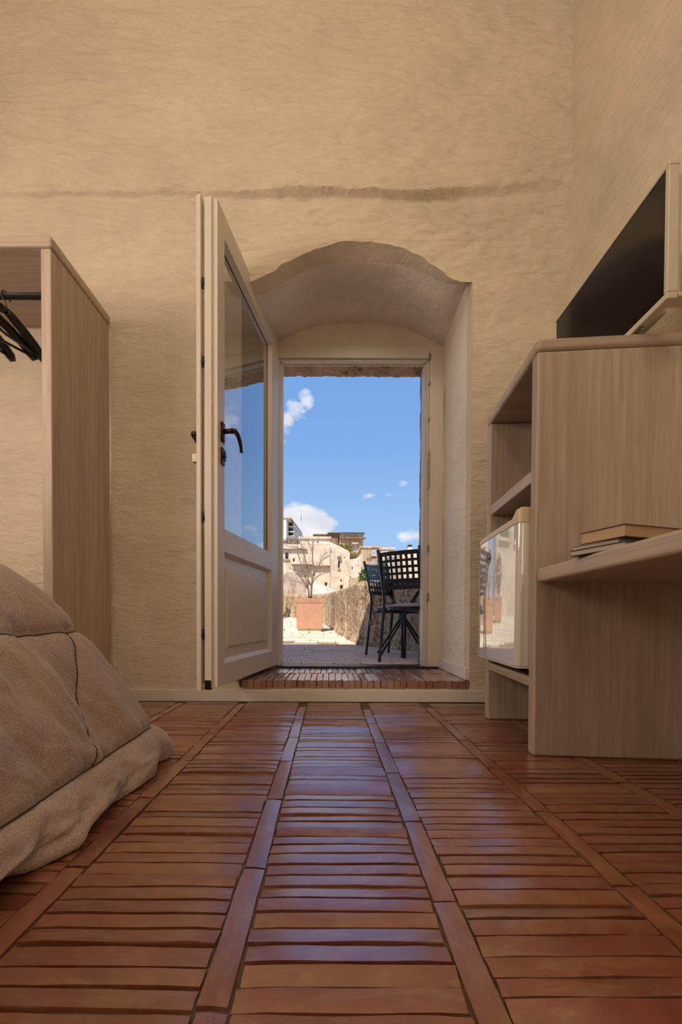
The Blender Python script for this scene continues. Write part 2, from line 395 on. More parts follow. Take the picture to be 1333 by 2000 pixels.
strips = [-.83, -.4835, -.1415, .1985, .5345, .872, 1.205]
def inst(mesh, name, loc, rz=0, parent=None, tilt=(0, 0), s=(1, 1, 1)):
    o = bpy.data.objects.new(name, mesh); link(o, parent); o.location = loc; o.rotation_euler = (tilt[0], tilt[1], rz); o.scale = s; return o
field = MB()
def joined_brick(cx, cy, L, W, z=0, rot=False):
    t = random.uniform(-.0012, .0012); a, b = (L/2, W/2) if not rot else (W/2, L/2)
    field.add([(cx-a, cy-b, -.02), (cx+a, cy-b, -.02), (cx+a, cy+b, -.02), (cx-a, cy+b, -.02),
               (cx-a+.002, cy-b+.002, z+t), (cx+a-.002, cy-b+.002, z+t), (cx+a-.002, cy+b-.002, z-t), (cx-a+.002, cy+b-.002, z-t)],
              [(4, 5, 6, 7), (0, 1, 5, 4), (1, 2, 6, 5), (2, 3, 7, 6), (3, 0, 4, 7)])
cols = [(-2.58, -2.215), (-2.17, -1.872), (-1.827, -1.53), (-1.487, -1.192)]+[(-1.148, -.853)]+[(strips[i]+.023, strips[i+1]-.023) for i in range(6)]+[(1.228, 1.325)]
nb = 0
for ci, (a, b) in enumerate(cols):
    y = 2.262-random.uniform(0, .02); L = b-a-.003; cx = (a+b)/2
    indiv = 5 <= ci <= 10
    while y > -3.2:
        p = random.choice((.0295, .031, .032, .033, .034, .0365, .039)); W = p-.0045
        if indiv and .40 < y < (1.0 if ci == 10 else 1.98) and nb < 299:
            inst(random.choice(BR), 'brick', (cx+random.uniform(-.002, .002), y-p/2, random.uniform(-.0012, .0012)), random.choice((0, math.pi))+random.gauss(0, .0045), floor,
                 (random.gauss(0, .032), random.gauss(0, .003)), (L/.297, W/.0375, 1)); nb += 1
        else: joined_brick(cx, y-p/2, L, W)
        y -= p
for si, x in enumerate([-2.19, -1.85, -1.51, -1.17]+strips):
    y = 2.27-random.uniform(0, .2)
    xx = x
    while y > -3.2:
        k = random.randrange(6); L = (.27, .285, .255, .29, .275, .262)[k]
        xx = x-.010*(1.3-y)/1.0*(-1) if 6 <= si <= 7 and False else x
        if 5 <= si <= 9 and y > .40:
            inst(BB[k], 'border_brick', (xx, y-L/2, random.uniform(0, .0015)), math.pi/2+random.gauss(0, .006), floor, (random.gauss(0, .012), random.gauss(0, .003)))
        else: joined_brick(xx, y-L/2, L-.004, .040, 0, True)
        y -= L+.006
fo = field.obj('brick_field', TILE, floor, kind='stuff')

# back wall with the splayed arch niche
def relief(x, z):
    x = np.asarray(x, float); z = np.asarray(z, float)
    zl = 2.868+.012*vnoise(x*2.2, x*0, 5)+.006*vnoise(x*9, x*0, 6)+.045*sstep(.7, 1.2, x)-.004
    A = .016+.020*sstep(-.7, -.1, x)-.012*sstep(1.0, 1.33, x)
    w = .006+.045*sstep(.55, 1.0, x)*(1-.4*sstep(1.15, 1.3, x))
    dz = z-zl
    up = A*sstep(-w, w*.4, dz)*np.exp(-np.clip(dz, 0, 9)/.55)
    low = -.010*np.exp(-((dz+.026)/.022)**2)*(1-sstep(1.1, 1.3, x))
    p = up+low
    zc = 2.60+.02*sstep(.4, .85, x)+.006*vnoise(x*12, x*0, 9); q = z-zc; on = sstep(.36, .45, x)*(1-sstep(.78, .86, x))
    p = p+on*.009*sstep(-.008, .004, q)*np.exp(-np.clip(q, 0, 9)/.08)
    for (zz, a, b, am, sd) in ((3.19, -1.25, -.1, .006, 21), (3.19, -.1, .9, .003, 22), (3.93, -.1, .75, .012, 23), (3.52, -1.6, -1.25, .004, 24), (2.05, .85, 1.3, .003, 25), (3.53, .2, .75, .003, 26)):
        z2 = zz+.012*vnoise(x*5, x*0, sd); q = z-z2; on = sstep(a, a+.12, x)*(1-sstep(b-.12, b, x))
        p = p+on*am*sstep(-.012, .006, q)*np.exp(-np.clip(q, 0, 9)/.12)
    top = sstep(1.6, 2.7, z)
    p = p+.012*fbm(x*1.3, z*1.3, 3, 40)
    p = p+(.005+.010*top)*fbm(x*4.5+fbm(x*3, z*3, 2, 3), z*11, 4, 50)
    p = p+(.0016+.0060*top)*fbm(x*16+2*vnoise(x*3, z*3, 8), z*38, 3, 60)
    return p
NXL, NXR = -.505, .806; ZS = 2.385
arch0 = [(-.505, 2.385), (-.43, 2.392), (-.34, 2.435), (-.248, 2.496), (-.12, 2.553), (0, 2.588), (.127, 2.605), (.23, 2.604), (.33, 2.588), (.43, 2.56), (.53, 2.515), (.62, 2.452), (.70, 2.395), (.74, 2.385), (.806, 2.388)]
arch1 = [(-.505, 2.29), (-.38, 2.315), (-.292, 2.36), (-.20, 2.42), (-.10, 2.465), (0, 2.485), (.157, 2.492), (.30, 2.488), (.389, 2.478), (.48, 2.452), (.58, 2.41), (.66, 2.375), (.715, 2.372), (.76, 2.375), (.806, 2.388)]
arch2 = [(-.50, 2.38), (-.45, 2.41), (-.38, 2.45), (-.309, 2.478), (-.2, 2.53), (-.092, 2.568), (.05, 2.583), (.198, 2.587), (.35, 2.578), (.524, 2.553), (.62, 2.52), (.70, 2.48), (.742, 2.457), (.775, 2.44), (.806, 2.425)]
def ai(arch, x): return np.interp(x, [p[0] for p in arch], [p[1] for p in arch])
def grid_obj(V, nu, nv, name, mat, parent=None, smooth=True, **kw):
    """V: (nu*nv,3) array"""
    i = np.arange((nu-1)*(nv-1)); a = (i//(nv-1))*nv+i % (nv-1)
    Fc = np.stack([a, a+nv, a+nv+1, a+1], 1)
    m = bpy.data.meshes.new(name); m.vertices.add(len(V)); m.vertices.foreach_set('co', np.asarray(V, np.float32).ravel())
    m.loops.add(Fc.size); m.loops.foreach_set('vertex_index', Fc.ravel().astype(np.int32))
    m.polygons.add(len(Fc)); m.polygons.foreach_set('loop_start', np.arange(0, Fc.size, 4, dtype=np.int32)); m.polygons.foreach_set('loop_total', np.full(len(Fc), 4, np.int32))
    m.update(calc_edges=True); m.validate()
    if smooth: m.shade_smooth()
    m.materials.append(mat); o = bpy.data.objects.new(name, m); link(o, parent); put(o, kw); return o
allV = []; allF = []; off = 0
def patch(xs, zfun, nz):
    global off
    V = []
    for x in xs:
        zz = zfun(x); V.append(np.stack([np.full(len(zz), x), np.zeros(len(zz)), zz], 1))
    nv = len(V[0]); nu = len(xs); V = np.concatenate(V)
    d = relief(V[:, 0], V[:, 2])
    edge = np.minimum(sstep(0, .02, V[:, 2]), 1)
    V[:, 1] = YW-d*edge
    i = np.arange((nu-1)*(nv-1)); a = (i//(nv-1))*nv+i % (nv-1)
    allF.append(np.stack([a, a+nv, a+nv+1, a+1], 1)+off); allV.append(V); off += len(V)
lowz = np.linspace(-.01, ST, 10); midz = np.linspace(ST, 2.385, 165); hz = np.linspace(0, 1, 300)
def fullz(x): return np.concatenate([lowz[:-1], midz[:-1], 2.385+(CEIL+.05-2.385)*hz])
patch(np.linspace(XL-.05, NXL, 170), fullz, 0)
patch(np.linspace(NXR, 1.40, 52), fullz, 0)
def upz(x):
    b = float(ai(arch0, x))+.004*float(vnoise(x*22, 0, 3)); return b+(CEIL+.05-b)*hz
patch(np.linspace(NXL, NXR, 112), upz, 0)
patch(np.linspace(NXL, NXR, 112), lambda x: np.linspace(-.01, .079, 6), 0)
YC = .085; kk = (YW+YC)/(YW+0.0)
arch1 = [(x if (x < -.45 or x > .75) else .15+(x-.15)*1.0+ (x)*(.025), .48+(z-.48)*kk) for x, z in arch1]
# niche loft: jambs and vault at three depths
def prof(arch, xl, xr):
    pts = [(xl, ST+ (arch[0][1]-ST)*i/40) for i in range(40)]
    pts += [(x, float(ai(arch, x))) for x in np.linspace(arch[0][0], arch[-1][0], 112)]
    pts += [(xr, arch[-1][1]-(arch[-1][1]-ST)*i/40) for i in range(1, 41)]
    return np.array(pts)
P0 = prof(arch0, NXL, NXR); P1 = prof(arch1, NXL, NXR); P2 = prof(arch2, -.50, .806)
jam = np.array([1 if (k < 40 or k >= 152) else 0 for k in range(192)])
rings = []
for k in range(8):
    t = k/7; R = P0*(1-t)+P1*t; y = YW+YC*t; rings.append((R, y))
for k in range(1, 45):
    t = k/44; R = P1*(1-t)+P2*t; y = YW+YC+(2.90-YW-YC)*t; rings.append((R, y))
RV = []
for j, (R, y) in enumerate(rings):
    n = fbm(R[:, 0]*4+y*2, R[:, 1]*4+y*7, 3, 70)*.008+fbm(R[:, 0]*14, R[:, 1]*20+y*16, 3, 71)*.003
    f = min(1, j/6)*(1 if j < 50 else .3)
    cx = .15; nx = np.where(jam == 1, np.sign(R[:, 0]-cx), 0); nz = np.where(jam == 1, 0, 1.)
    yy = np.full(len(R), y)
    if j == 0:
        zz0 = R[:, 1]; yy = YW-relief(R[:, 0], zz0)*sstep(0, .02, zz0)
        R = R.copy(); mk = (jam == 0); R[mk, 1] += .004*vnoise(R[mk, 0]*22, R[mk, 0]*0, 3)
    RV.append(np.stack([R[:, 0]+nx*n*f*.6, yy, R[:, 1]+nz*n*f], 1))
nv = len(P0); nu = len(RV); V = np.concatenate(RV); i = np.arange((nu-1)*(nv-1)); a = (i//(nv-1))*nv+i % (nv-1)
nicheF = len(np.concatenate(allF)); allF.append(np.stack([a, a+1, a+nv+1, a+nv], 1)+off); allV.append(V)
V = np.concatenate(allV); Fc = np.concatenate(allF)
me = bpy.data.meshes.new('wall_back'); me.vertices.add(len(V)); me.vertices.foreach_set('co', V.astype(np.float32).ravel())
me.loops.add(Fc.size); me.loops.foreach_set('vertex_index', Fc.ravel().astype(np.int32)); me.polygons.add(len(Fc))
me.polygons.foreach_set('loop_start', np.arange(0, Fc.size, 4, dtype=np.int32)); me.polygons.foreach_set('loop_total', np.full(len(Fc), 4, np.int32))
me.update(calc_edges=True); me.shade_smooth(); me.materials.append(PLASTER); me.materials.append(PLASTER_R)
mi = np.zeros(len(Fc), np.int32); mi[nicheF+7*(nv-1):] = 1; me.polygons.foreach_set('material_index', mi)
me.set_sharp_from_angle(angle=math.radians(55))
wb = bpy.data.objects.new('wall_back', me); link(wb); put(wb, dict(kind='structure', label='rough cream plastered wall with arched door niche'))

# right wall: same plaster with slanting trowel strokes
ys = np.linspace(-3.25, YW+.06, 230); zs = np.linspace(-.01, CEIL+.05, 220); G = np.array([(rightx(z), y, z) for y in ys for z in zs])
u = G[:, 1]*.8-G[:, 2]*.6; w_ = G[:, 1]*.6+G[:, 2]*.8
G[:, 0] -= .010*fbm(G[:, 1]*1.4, G[:, 2]*1.4, 3, 80)+.008*fbm(u*12, w_*3.5, 4, 81)
grid_obj(G, 230, 220, 'wall_right', PLASTER, kind='structure', label='rough cream plastered side wall behind the television')
MB().box((XL-.2, -3.4, -.1), (XL, YW+.1, CEIL+.1)).obj('wall_left', PLASTER, kind='structure')
MB().box((XL-.2, -3.45, -.1), (1.6, -3.25, CEIL+.1)).obj('wall_rear', PLASTER, kind='structure')
MB().box((XL-.2, -3.45, CEIL), (1.6, YW+.7, CEIL+.12)).obj('ceiling', PLASTER, kind='structure')
MB().box((1.40, -3.4, -.1), (1.6, YW+.7, CEIL+.1)).obj('wall_right_core', PLASTER, kind='structure')
# street-side face of the thick wall
m = MB(); holed(m, -4.2, 3.4, -.6, 4.42, [(-.43, .735, -.7, 2.43)], 2.92, 3.25)
ext = m.obj('wall_outside', LINTEL, kind='structure', label='rough tufa street wall around the door')
# ragged tufa lintel and jamb edge
nxq = 120; nyq = 10; G = []
for i in range(nxq):
    x = -.44+1.185*i/(nxq-1)
    for j in range(nyq):
        y = 2.955+.30*j/(nyq-1); e = j == nyq-1
        z = 2.428+.006*float(fbm(x*30, y*30, 3, 90))-(.010*abs(float(fbm(x*25, 3.3, 3, 92))) if j >= nyq-2 else 0); G.append((x, y, z))
grid_obj(np.array(G), nxq, nyq, 'lintel_underside', LINTEL, ext)
G = []
for i in range(160):
    z = .10+2.34*i/159
    for j in range(8):
        y = 2.955+.30*j/7; G.append((.731+.004*float(fbm(z*25, y*25, 3, 95))-.007*float(fbm(z*9, 1.2, 4, 96))*(j > 5), y, z))
grid_obj(np.array(G), 160, 8, 'jamb_face', LINTEL, ext)
# plaster infill above and beside the frame
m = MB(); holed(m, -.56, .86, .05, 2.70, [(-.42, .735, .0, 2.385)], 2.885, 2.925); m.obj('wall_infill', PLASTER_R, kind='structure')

# brick doorstep
step = MB().box((NXL-.02, 2.30, 0), (NXR+.02, 2.90, ST-.012)).obj('trim_1', MORTAR, kind='structure', label='worn brick doorstep under the arch')
SB = [brick_mesh('brick', .285, .034, .044, STEPTILE, 4, .003, .002) for _ in range(9)]
for row, (y0, L) in enumerate(((YW-.006, .285), (2.592, .27))):
    x = NXL+.004
    while x < NXR-.012:
        w = random.uniform(.034, .041); w = min(w, NXR-x-.002)
        inst(random.choice(SB), 'brick', (x+w/2, y0+L/2, ST-random.uniform(0, .003)), math.pi/2+random.gauss(0, .006), step, (random.gauss(0, .03), random.gauss(0, .004)), (L/.285, (w-.004)/.034, 1)); x += w
box('mortar_apron', (NXL-.01, YW+.001, .079), (NXR+.01, YW+.03, .118), MORTAR, step, 0)

# skirting boards
def skirt(name, a, b, mat=BASEPAINT, **kw): return box(name, a, b, mat, None, .003, kind='structure', **kw)
skirt('baseboard_back', (-2.55, YW-.018, 0), (1.32, YW+.006, .067), label='low ivory skirting board under the doorstep')
skirt('baseboard_right', (1.295, -3.2, 0), (1.345, YW-.03, .067))
skirt('baseboard_niche', (.788, YW+.006, ST), (.81, 2.85, ST+.068), label='short white skirting board inside the door niche')

# ------------------------------------------------------------------ door
door = thing('door_1', 'ivory glazed door standing open into the room on its frame', None, (0, 0, 0), kind='structure')
YF = 2.858; fr = MB()
for a, b in (((-.50, YF-.012, ST-.01), (-.372, 2.90, 2.40)), ((.705, YF-.012, ST-.01), (.806, 2.90, 2.40)), ((-.372, YF-.012, 2.315), (.705, 2.90, 2.40))): fr.box(a, b)
for a, b in (((-.372, YF+.006, ST-.01), (-.355, 2.93, 2.315)), ((.69, YF+.006, ST-.01), (.705, 2.93, 2.315)), ((-.355, YF+.006, 2.303), (.69, 2.90, 2.315))): fr.box(a, b)
for a, b in (((-.40, YF+.030, ST-.01), (-.340, 2.965, 2.300)), ((.675, YF+.030, ST-.01), (.725, 2.965, 2.300)), ((-.340, YF+.030, 2.3085), (.675, 2.915, 2.40))): fr.box(a, b)
fr.obj('frame', WHITEPAINT, door, bevel=.003)
box('painted_glint', (-.340, 2.9155, 2.302), (.675, 2.9195, 2.312), WHITESTRIP, door, 0)  # white strip paints the bright glint under the frame head
box('threshold', (-.375, YF-.03, ST-.006), (.78, 2.96, ST+.012), BLACKM, door, .002)
for z, h in ((2.30, .05), (2.13, .02), (1.88, .02), (.95, .05), (.60, .06)):
    box('strike_plate', (.698, YF-.016, z), (.712, YF+.004, z+h), STEEL, door, .001)
box('strike_plate', (.698, YF-.016, 1.40), (.712, YF-.004, 1.66), STEEL, door, .001)
HX, HY = -.361, 2.858; FX, FY = -.527, 1.89; WL = math.hypot(FX-HX, FY-HY); ang = math.atan2(FY-HY, FX-HX)
leaf_root = Matrix.Translation((HX, HY, 0)) @ Matrix.Rotation(ang, 4, 'Z')
ZB, ZT = .147, 2.432; W = WL
# local: x along the leaf from hinge, y = 0 outside face (towards the camera side), negative = room side
GZ0, GZ1 = .915, 2.315; PZ0, PZ1 = .255, .80; S1 = .155; S2 = .078
lf = MB()
def stile(x0, x1, z0, z1, y0=-.075, y1=0): lf.box((x0, y0, z0), (x1, y1, z1))
stile(.006, S1, ZB, ZT); stile(W-S2, W, ZB, ZT); stile(S1, W-S2, GZ1, ZT); stile(S1, W-S2, PZ1, GZ0); stile(S1, W-S2, ZB, PZ0)
lf.box((.0, -.10, ZB-.014), (.012, -.075, ZT+.014))
lf.box((0.0, -.098, ZB-.014), (S1, -.0752, ZT+.014)); lf.box((W-S2, -.098, ZB-.014), (W+.020, -.0752, ZT+.014))
lf.box((S1, -.098, GZ1), (W-S2, -.0752, ZT+.014)); lf.box((S1, -.098, ZB-.014), (W-S2, -.0752, PZ0)); lf.box((S1, -.098, PZ1), (W-S2, -.0752, GZ0))
lf.box((W-.004, -.062, ZB-.004), (W+.010, -.026, ZT+.006))
leaf = lf.obj('leaf', WHITEPAINT, door, bevel=.0025); leaf.matrix_local = leaf_root
# bevelled beads round glass and panel (outside face)
bd = MB()
def bead(x0, x1, z0, z1, w, y0, y1):
    a = [(x0, y0, z0), (x1, y0, z0), (x1, y0, z1), (x0, y0, z1)]; b = [(x0+w, y1, z0+w), (x1-w, y1, z0+w), (x1-w, y1, z1-w), (x0+w, y1, z1-w)]
    bd.add(a+b, [(i, (i+1) % 4, 4+(i+1) % 4, 4+i) for i in range(4)])
bead(S1, W-S2, GZ0, GZ1, .014, -.0015, -.030)
bead(S1, W-S2, PZ0, PZ1, .020, -.0015, -.022)
bd.obj('bead', WHITEPAINT, leaf)
pn = MB(); x0, x1, z0, z1 = S1+.018, W-S2-.018, PZ0+.018, PZ1-.018; w = .05
pn.box((S1, -.070, PZ0), (W-S2, -.0225, PZ1))
a = [(x0, -.022, z0), (x1, -.022, z0), (x1, -.022, z1), (x0, -.022, z1)]; b = [(x0+w-.012, -.021, z0+w), (x1-w+.012, -.021, z0+w), (x1-w+.012, -.021, z1-w), (x0+w-.012, -.021, z1-w)]
c = [(x0+w, -.010, z0+w+.012), (x1-w, -.010, z0+w+.012), (x1-w, -.010, z1-w-.012), (x0+w, -.010, z1-w-.012)]
pn.add(a+b+c, [(i, (i+1) % 4, 4+(i+1) % 4, 4+i) for i in range(4)]+[(4+i, 4+(i+1) % 4, 8+(i+1) % 4, 8+i) for i in range(4)]+[(8, 9, 10, 11)])
pn.obj('door_panel', WHITEPAINT, leaf)
gp = MB(); gp.add([(S1+.008, -.031, GZ0+.008), (W-S2-.008, -.031, GZ0+.008), (W-S2-.008, -.031, GZ1-.008), (S1+.008, -.031, GZ1-.008)], [(0, 1, 2, 3)])
gp.obj('glass_pane', GLASS, leaf)
gk = MB()
for a, b in (((S1+.012, -.034, GZ0), (S1+.016, -.0285, GZ1)), ((W-S2-.016, -.034, GZ0), (W-S2-.012, -.0285, GZ1)), ((S1, -.034, GZ1-.016), (W-S2, -.0285, GZ1-.012))): gk.box(a, b)
gk.obj('glazing_seal', BLACKP, leaf)
box('lock_strip', (W-.004, -.0745, ZB+.02), (W+.006, -.063, ZT-.02), STEEL, leaf, 0)
for z in (2.02, 1.655, .93, .375):
    MB().box((W+.004, -.074, z), (W+.011, -.0635, z+.05)).box((W+.004, -.073, z+.012), (W+.018, -.066, z+.030)).obj('lock_bolt', BLACKM, leaf, bevel=.001)
box('end_cap', (W-.002, -.060, ZB-.010), (W+.012, -.028, ZB+.035), BLACKP, leaf, .001)
def handle(side, zc):
    s = side; yb = 0 if s > 0 else -.098; m = MB(); xh = W-.048
    m.box((xh-.016, yb, zc-.045), (xh+.016, yb+s*.009, zc+.045))
    m.tube([(xh, yb, zc+.004), (xh, yb+s*.040, zc+.004), (xh, yb+s*.052, zc+.004)], [.0125, .0115, .0135], 12)
    pts = [(xh, yb+s*.052, zc+.006), (xh-.015, yb+s*.060, zc+.008), (xh-.04, yb+s*.063, zc+.003), (xh-.065, yb+s*.062, zc-.012), (xh-.085, yb+s*.060, zc-.030), (xh-.098, yb+s*.058, zc-.050), (xh-.102, yb+s*.056, zc-.060)]
    m.tube(pts, [.012, .012, .011, .010, .0085, .008, .009], 10)
    return m.obj('door_handle', BRONZE, leaf, smooth=True, label='dark bronze lever handle')
handle(1, 1.37); handle(-1, 1.37)
m = MB().box((W-.064, 0, 1.215), (W-.032, .008, 1.295)); m.tube([(W-.048, .005, 1.255), (W-.048, .020, 1.255)], .009, 12); m.box((W-.054, .012, 1.232), (W-.042, .018, 1.278)); m.obj('key_plate', BRONZE, leaf, bevel=.0015)
m = MB().box((W-.064, -.106, 1.215), (W-.032, -.098, 1.295)); m.tube([(W-.048, -.10, 1.255), (W-.048, -.128, 1.255)], .008, 10); m.box((W-.060, -.150, 1.235), (W-.036, -.126, 1.275)); m.obj('key_plate', STEEL, leaf, bevel=.0015)
for z in (.45, 1.30, 2.15):
    MB().tube([(.0, -.108, z-.04), (.0, -.108, z+.04)], .008, 10).obj('hinge', STEEL, leaf, smooth=True)

# ------------------------------------------------------------------ wardrobe on the left
wr = thing('wardrobe', 'tall pale wooden open wardrobe with a rounded top, left of the door', 'wardrobe', (-1.75, 2.0, 0))
def wp(name, a, b, mat, bv=.004, seg=2, **kw):
    o = MB().box(tuple(Vector(a)-Vector((1.75*-1, 2.0, 0))), tuple(Vector(b)-Vector((-1.75, 2.0, 0)))).obj(name, mat, wr, bevel=bv, bseg=seg, **kw); return o
wp('side_panel', (-1.283, 1.79, 0), (-1.236, YW-.03, 2.108), WOODZ, .006)
wp('side_panel', (-2.33, 1.79, 0), (-2.283, YW-.03, 2.108), WOODZ, .006)
wp('top_board', (-2.335, 1.782, 2.109), (-1.229, YW-.028, 2.160), WOODX, .012, 4)
wp('base_board', (-2.282, 1.80, .10), (-1.284, YW-.035, .14), WOODX)
m = MB().tube([(-1.75+.465, 1.9-2.0, 1.985), (-1.75-.53+1.75-.0, -.1, 1.985)], .0145, 14) if False else MB().tube([(.466, -.10, 1.985), (-.532, -.10, 1.985)], .0145, 14)
rod = m.obj('hanging_rod', BLACKM, wr, smooth=True)
MB().tube([(.466, -.10, 1.985), (.452, -.10, 1.985)], .021, 14).obj('rod_socket', BLACKP, rod, smooth=True)
def hanger(x, rz, lab, first=None):
    t = thing('coat_hanger', lab, 'hanger', (x, 1.90, 1.985), rz, group='black hangers on the wardrobe rod') if first is None else first
    return t
hg = thing('coat_hanger', 'black clothes hanger on the wardrobe rod, nearest the side panel', 'hanger', (-1.525, 1.90, 1.985), -.12, 'black hangers on the wardrobe rod')
hook = []
for k in range(11):
    a = math.radians(200-k*23); hook.append((0, .0225*math.cos(a)*-1, .0225*math.sin(a)-.003))
hook += [(0, .004, -.045), (0, 0, -.075)]
MB().tube(hook, .003, 8).obj('hook', BLACKM, hg, smooth=True)
arm = []
for s in (-1, 1):
    m = MB().tube([(0, 0, -.068), (0, s*.03, -.074), (0, s*.09, -.096), (0, s*.15, -.122), (0, s*.195, -.150), (0, s*.212, -.170)], [.014, .018, .020, .021, .022, .014], 10, 1.1)
    m.obj('shoulder', BLACKP, hg, smooth=True)
MB().tube([(0, -.18, -.160), (0, 0, -.178), (0, .18, -.160)], .0065, 8).obj('trouser_bar', BLACKP, hg, smooth=True)
for x, rz, lab in ((-1.60, -.30, 'black clothes hanger on the wardrobe rod, second from the side panel'), (-1.68, -.10, 'black clothes hanger on the wardrobe rod, farthest from the side panel')):
    c = hg.copy(); COL.objects.link(c); c.location = (x, 1.90, 1.985); c.rotation_euler = (0, 0, rz); c['label'] = lab
    for ch in hg.children: d = ch.copy(); COL.objects.link(d); d.parent = c

# ------------------------------------------------------------------ quilted bedspread over the bed corner
lev = np.array([  # z, side x, foot y, corner radius
 (.640, -1.45, .55, .10), (.640, -1.15, .85, .10), (.632, -1.00, .97, .10), (.610, -.86, 1.06, .11), (.545, -.775, 1.105, .10), (.44, -.705, 1.165, .08), (.30, -.655, 1.235, .06), (.16, -.603, 1.315, .05),
 (.075, -.560, 1.37, .05), (.030, -.545, 1.388, .055), (.008, -.560, 1.372, .06), (.010, -.60, 1.33, .05), (.03, -.64, 1.29, .04)])
tt = np.linspace(0, len(lev)-1, 150)
def crom(P, t):
    i = np.clip(np.floor(t).astype(int), 0, len(P)-2); f = (t-i)[:, None]
    p0 = P[np.clip(i-1, 0, len(P)-1)]; p1 = P[i]; p2 = P[i+1]; p3 = P[np.clip(i+2, 0, len(P)-1)]
    return .5*((2*p1)+(-p0+p2)*f+(2*p0-5*p1+4*p2-p3)*f**2+(-p0+3*p1-3*p2+p3)*f**3)
LV = crom(lev, tt)
# perimeter parameter: side (y from -.9 up to the corner), quarter arc, foot (x to -2.45)
S_side = np.concatenate([np.linspace(-1.1, .45, 90), np.linspace(.46, 1.0, 110)]); nA = 34; S_foot = np.linspace(0.02, 1, 70)
YS0 = -1.1
def surf():
    P = np.zeros((len(S_side)+nA+len(S_foot), len(LV), 3)); Nn = np.zeros_like(P); sid = []
    for j, (z, x, y, r) in enumerate(LV):
        y = y-r; c = (x-r, y)
        a = np.stack([np.full(len(S_side), x), YS0+(S_side-YS0)/(1.0-YS0)*(y-YS0), np.full(len(S_side), z)], 1)
        th = np.linspace(0, math.pi/2, nA+2)[1:-1]; b = np.stack([c[0]+r*np.cos(th), c[1]+r*np.sin(th), np.full(nA, z)], 1)
        f = np.stack([c[0]+( -2.45-c[0])*S_foot, np.full(len(S_foot), y+r), np.full(len(S_foot), z)], 1)
        P[:, j] = np.concatenate([a, b, f])
    return P
Pq = surf()
du = np.gradient(Pq, axis=0); dv = np.gradient(Pq, axis=1); Nq = np.cross(du, dv); Nq /= np.linalg.norm(Nq, axis=2, keepdims=True)+1e-9
if Nq[50, 90, 0] < 0: Nq = -Nq
sv = np.concatenate([S_side, 1.0+np.linspace(.02, .16, nA), 1.17+S_foot*1.4])[:, None]*np.ones((1, len(LV))); tv = np.ones((len(Pq), 1))*tt[None, :]
seams_t = [1.2, 5.0, 7.5]; seams_s = [-.6, -.2, .22, .65, 1.078, 1.36, 1.75, 2.2]
ycor = np.interp(tt, range(len(lev)), lev[:, 2]-lev[:, 3])
def seam_at(q, t):
    if q > 1.2: return q+.012*math.sin(t*1.3)
    yt = q-(.050 if q > 1 else .017)*(t-5); return min(.999, YS0+(yt-YS0)*(1.0-YS0)/(np.interp(t, tt, ycor)-YS0))
dt = np.min([np.abs(tv-q-.10*np.sin(sv*3+q)*(q > 6))*(.115 if q > 3 else .2) for q in seams_t], axis=0)
vs_on = (tv < 7.5)
ds = np.min([np.abs(sv-np.array([seam_at(q, t) for t in tt])[None, :]) for q in seams_s], axis=0); ds = np.where(vs_on & ((tv > 4.9) | (sv < .9)), ds, 1.)
dd = np.minimum(dt, ds)
puff = .020*(1-np.exp(-dt/.030))-.006*np.exp(-(dt/.006)**2)-.007*np.exp(-ds/.022)-.002*np.exp(-(ds/.006)**2)
low = sstep(4.5, 8.5, tv); mid = sstep(3, 5, tv)
fold = .024*mid*vnoise(sv*10+.25*tv, tv*.30, 31)+.014*mid*fbm(sv*24+tv*.4, tv*.7, 3, 32)+.010*np.exp(-(np.abs(tv-7.5)/.9))*vnoise(sv*32, tv*1.2, 36)
fold = fold+.016*low*vnoise(sv*15+1.5*vnoise(tv*.6, sv*2, 4), tv*.55, 33)*sstep(7.4, 8.6, tv)+.012*fbm(sv*9, tv*1.1, 3, 34)+.005*fbm(sv*30+tv, tv*3, 3, 37)
crn = np.exp(-((sv-1.08)/.20)**2); fold = fold*(1-.75*crn)
hem = sstep(8.3, 9.3, tv); 
Pq = Pq+Nq*(puff+fold)[:, :, None]
Pq[:, :, 2] = np.where(tv > 7.7, Pq[:, :, 2]+.014*hem*(vnoise(sv*14, sv*0, 35)+.5), Pq[:, :, 2])
Pq[:, :, 2] = np.maximum(Pq[:, :, 2], .004)
bs = thing('bedspread', 'beige quilted bedspread with fine white speckles hanging to the floor over the bed corner', 'bedspread', (-1.4, .5, 0))
Pl = Pq-np.array([-1.4, .5, 0])
cov = grid_obj(Pl.reshape(-1, 3), Pq.shape[0], Pq.shape[1], 'cover', QUILT, bs)
tp = Pl[:, 0]; poly = [tuple(p) for p in tp]+[(-2.55+1.4, tp[0][1], tp[0][2])]
MB().add(poly, [tuple(range(len(poly)))]).obj('cover_top', QUILT, bs)
def seam(pts): MB().tube(pts, .0018, 5).obj('seam', STITCH, bs, smooth=True)
svi = sv[:, 0]
def srf(s_, t):
    fi = float(np.interp(s_, svi, np.arange(len(svi)))); fj = float(np.interp(t, tt, np.arange(len(tt)))); i0 = min(int(fi), len(svi)-2); j0 = min(int(fj), len(tt)-2); a = fi-i0; b = fj-j0
    g = lambda A: (A[i0, j0]*(1-a)+A[i0+1, j0]*a)*(1-b)+(A[i0, j0+1]*(1-a)+A[i0+1, j0+1]*a)*b
    return Vector(g(Pl))+Vector(g(Nq))*.0012
for q in seams_t[1:]:
    pts = []
    for si in range(60, len(Pq)):
        s_ = sv[si, 0]; pts.append(srf(s_, q+.10*math.sin(s_*3+q)*(q > 6)))
    seam(pts)
for q in seams_s[2:6]:
    pts = []
    for t in np.arange(5.0 if q > .9 else 1.3, 7.5, .07):
        pts.append(srf(seam_at(q, t), t))
    seam(pts)

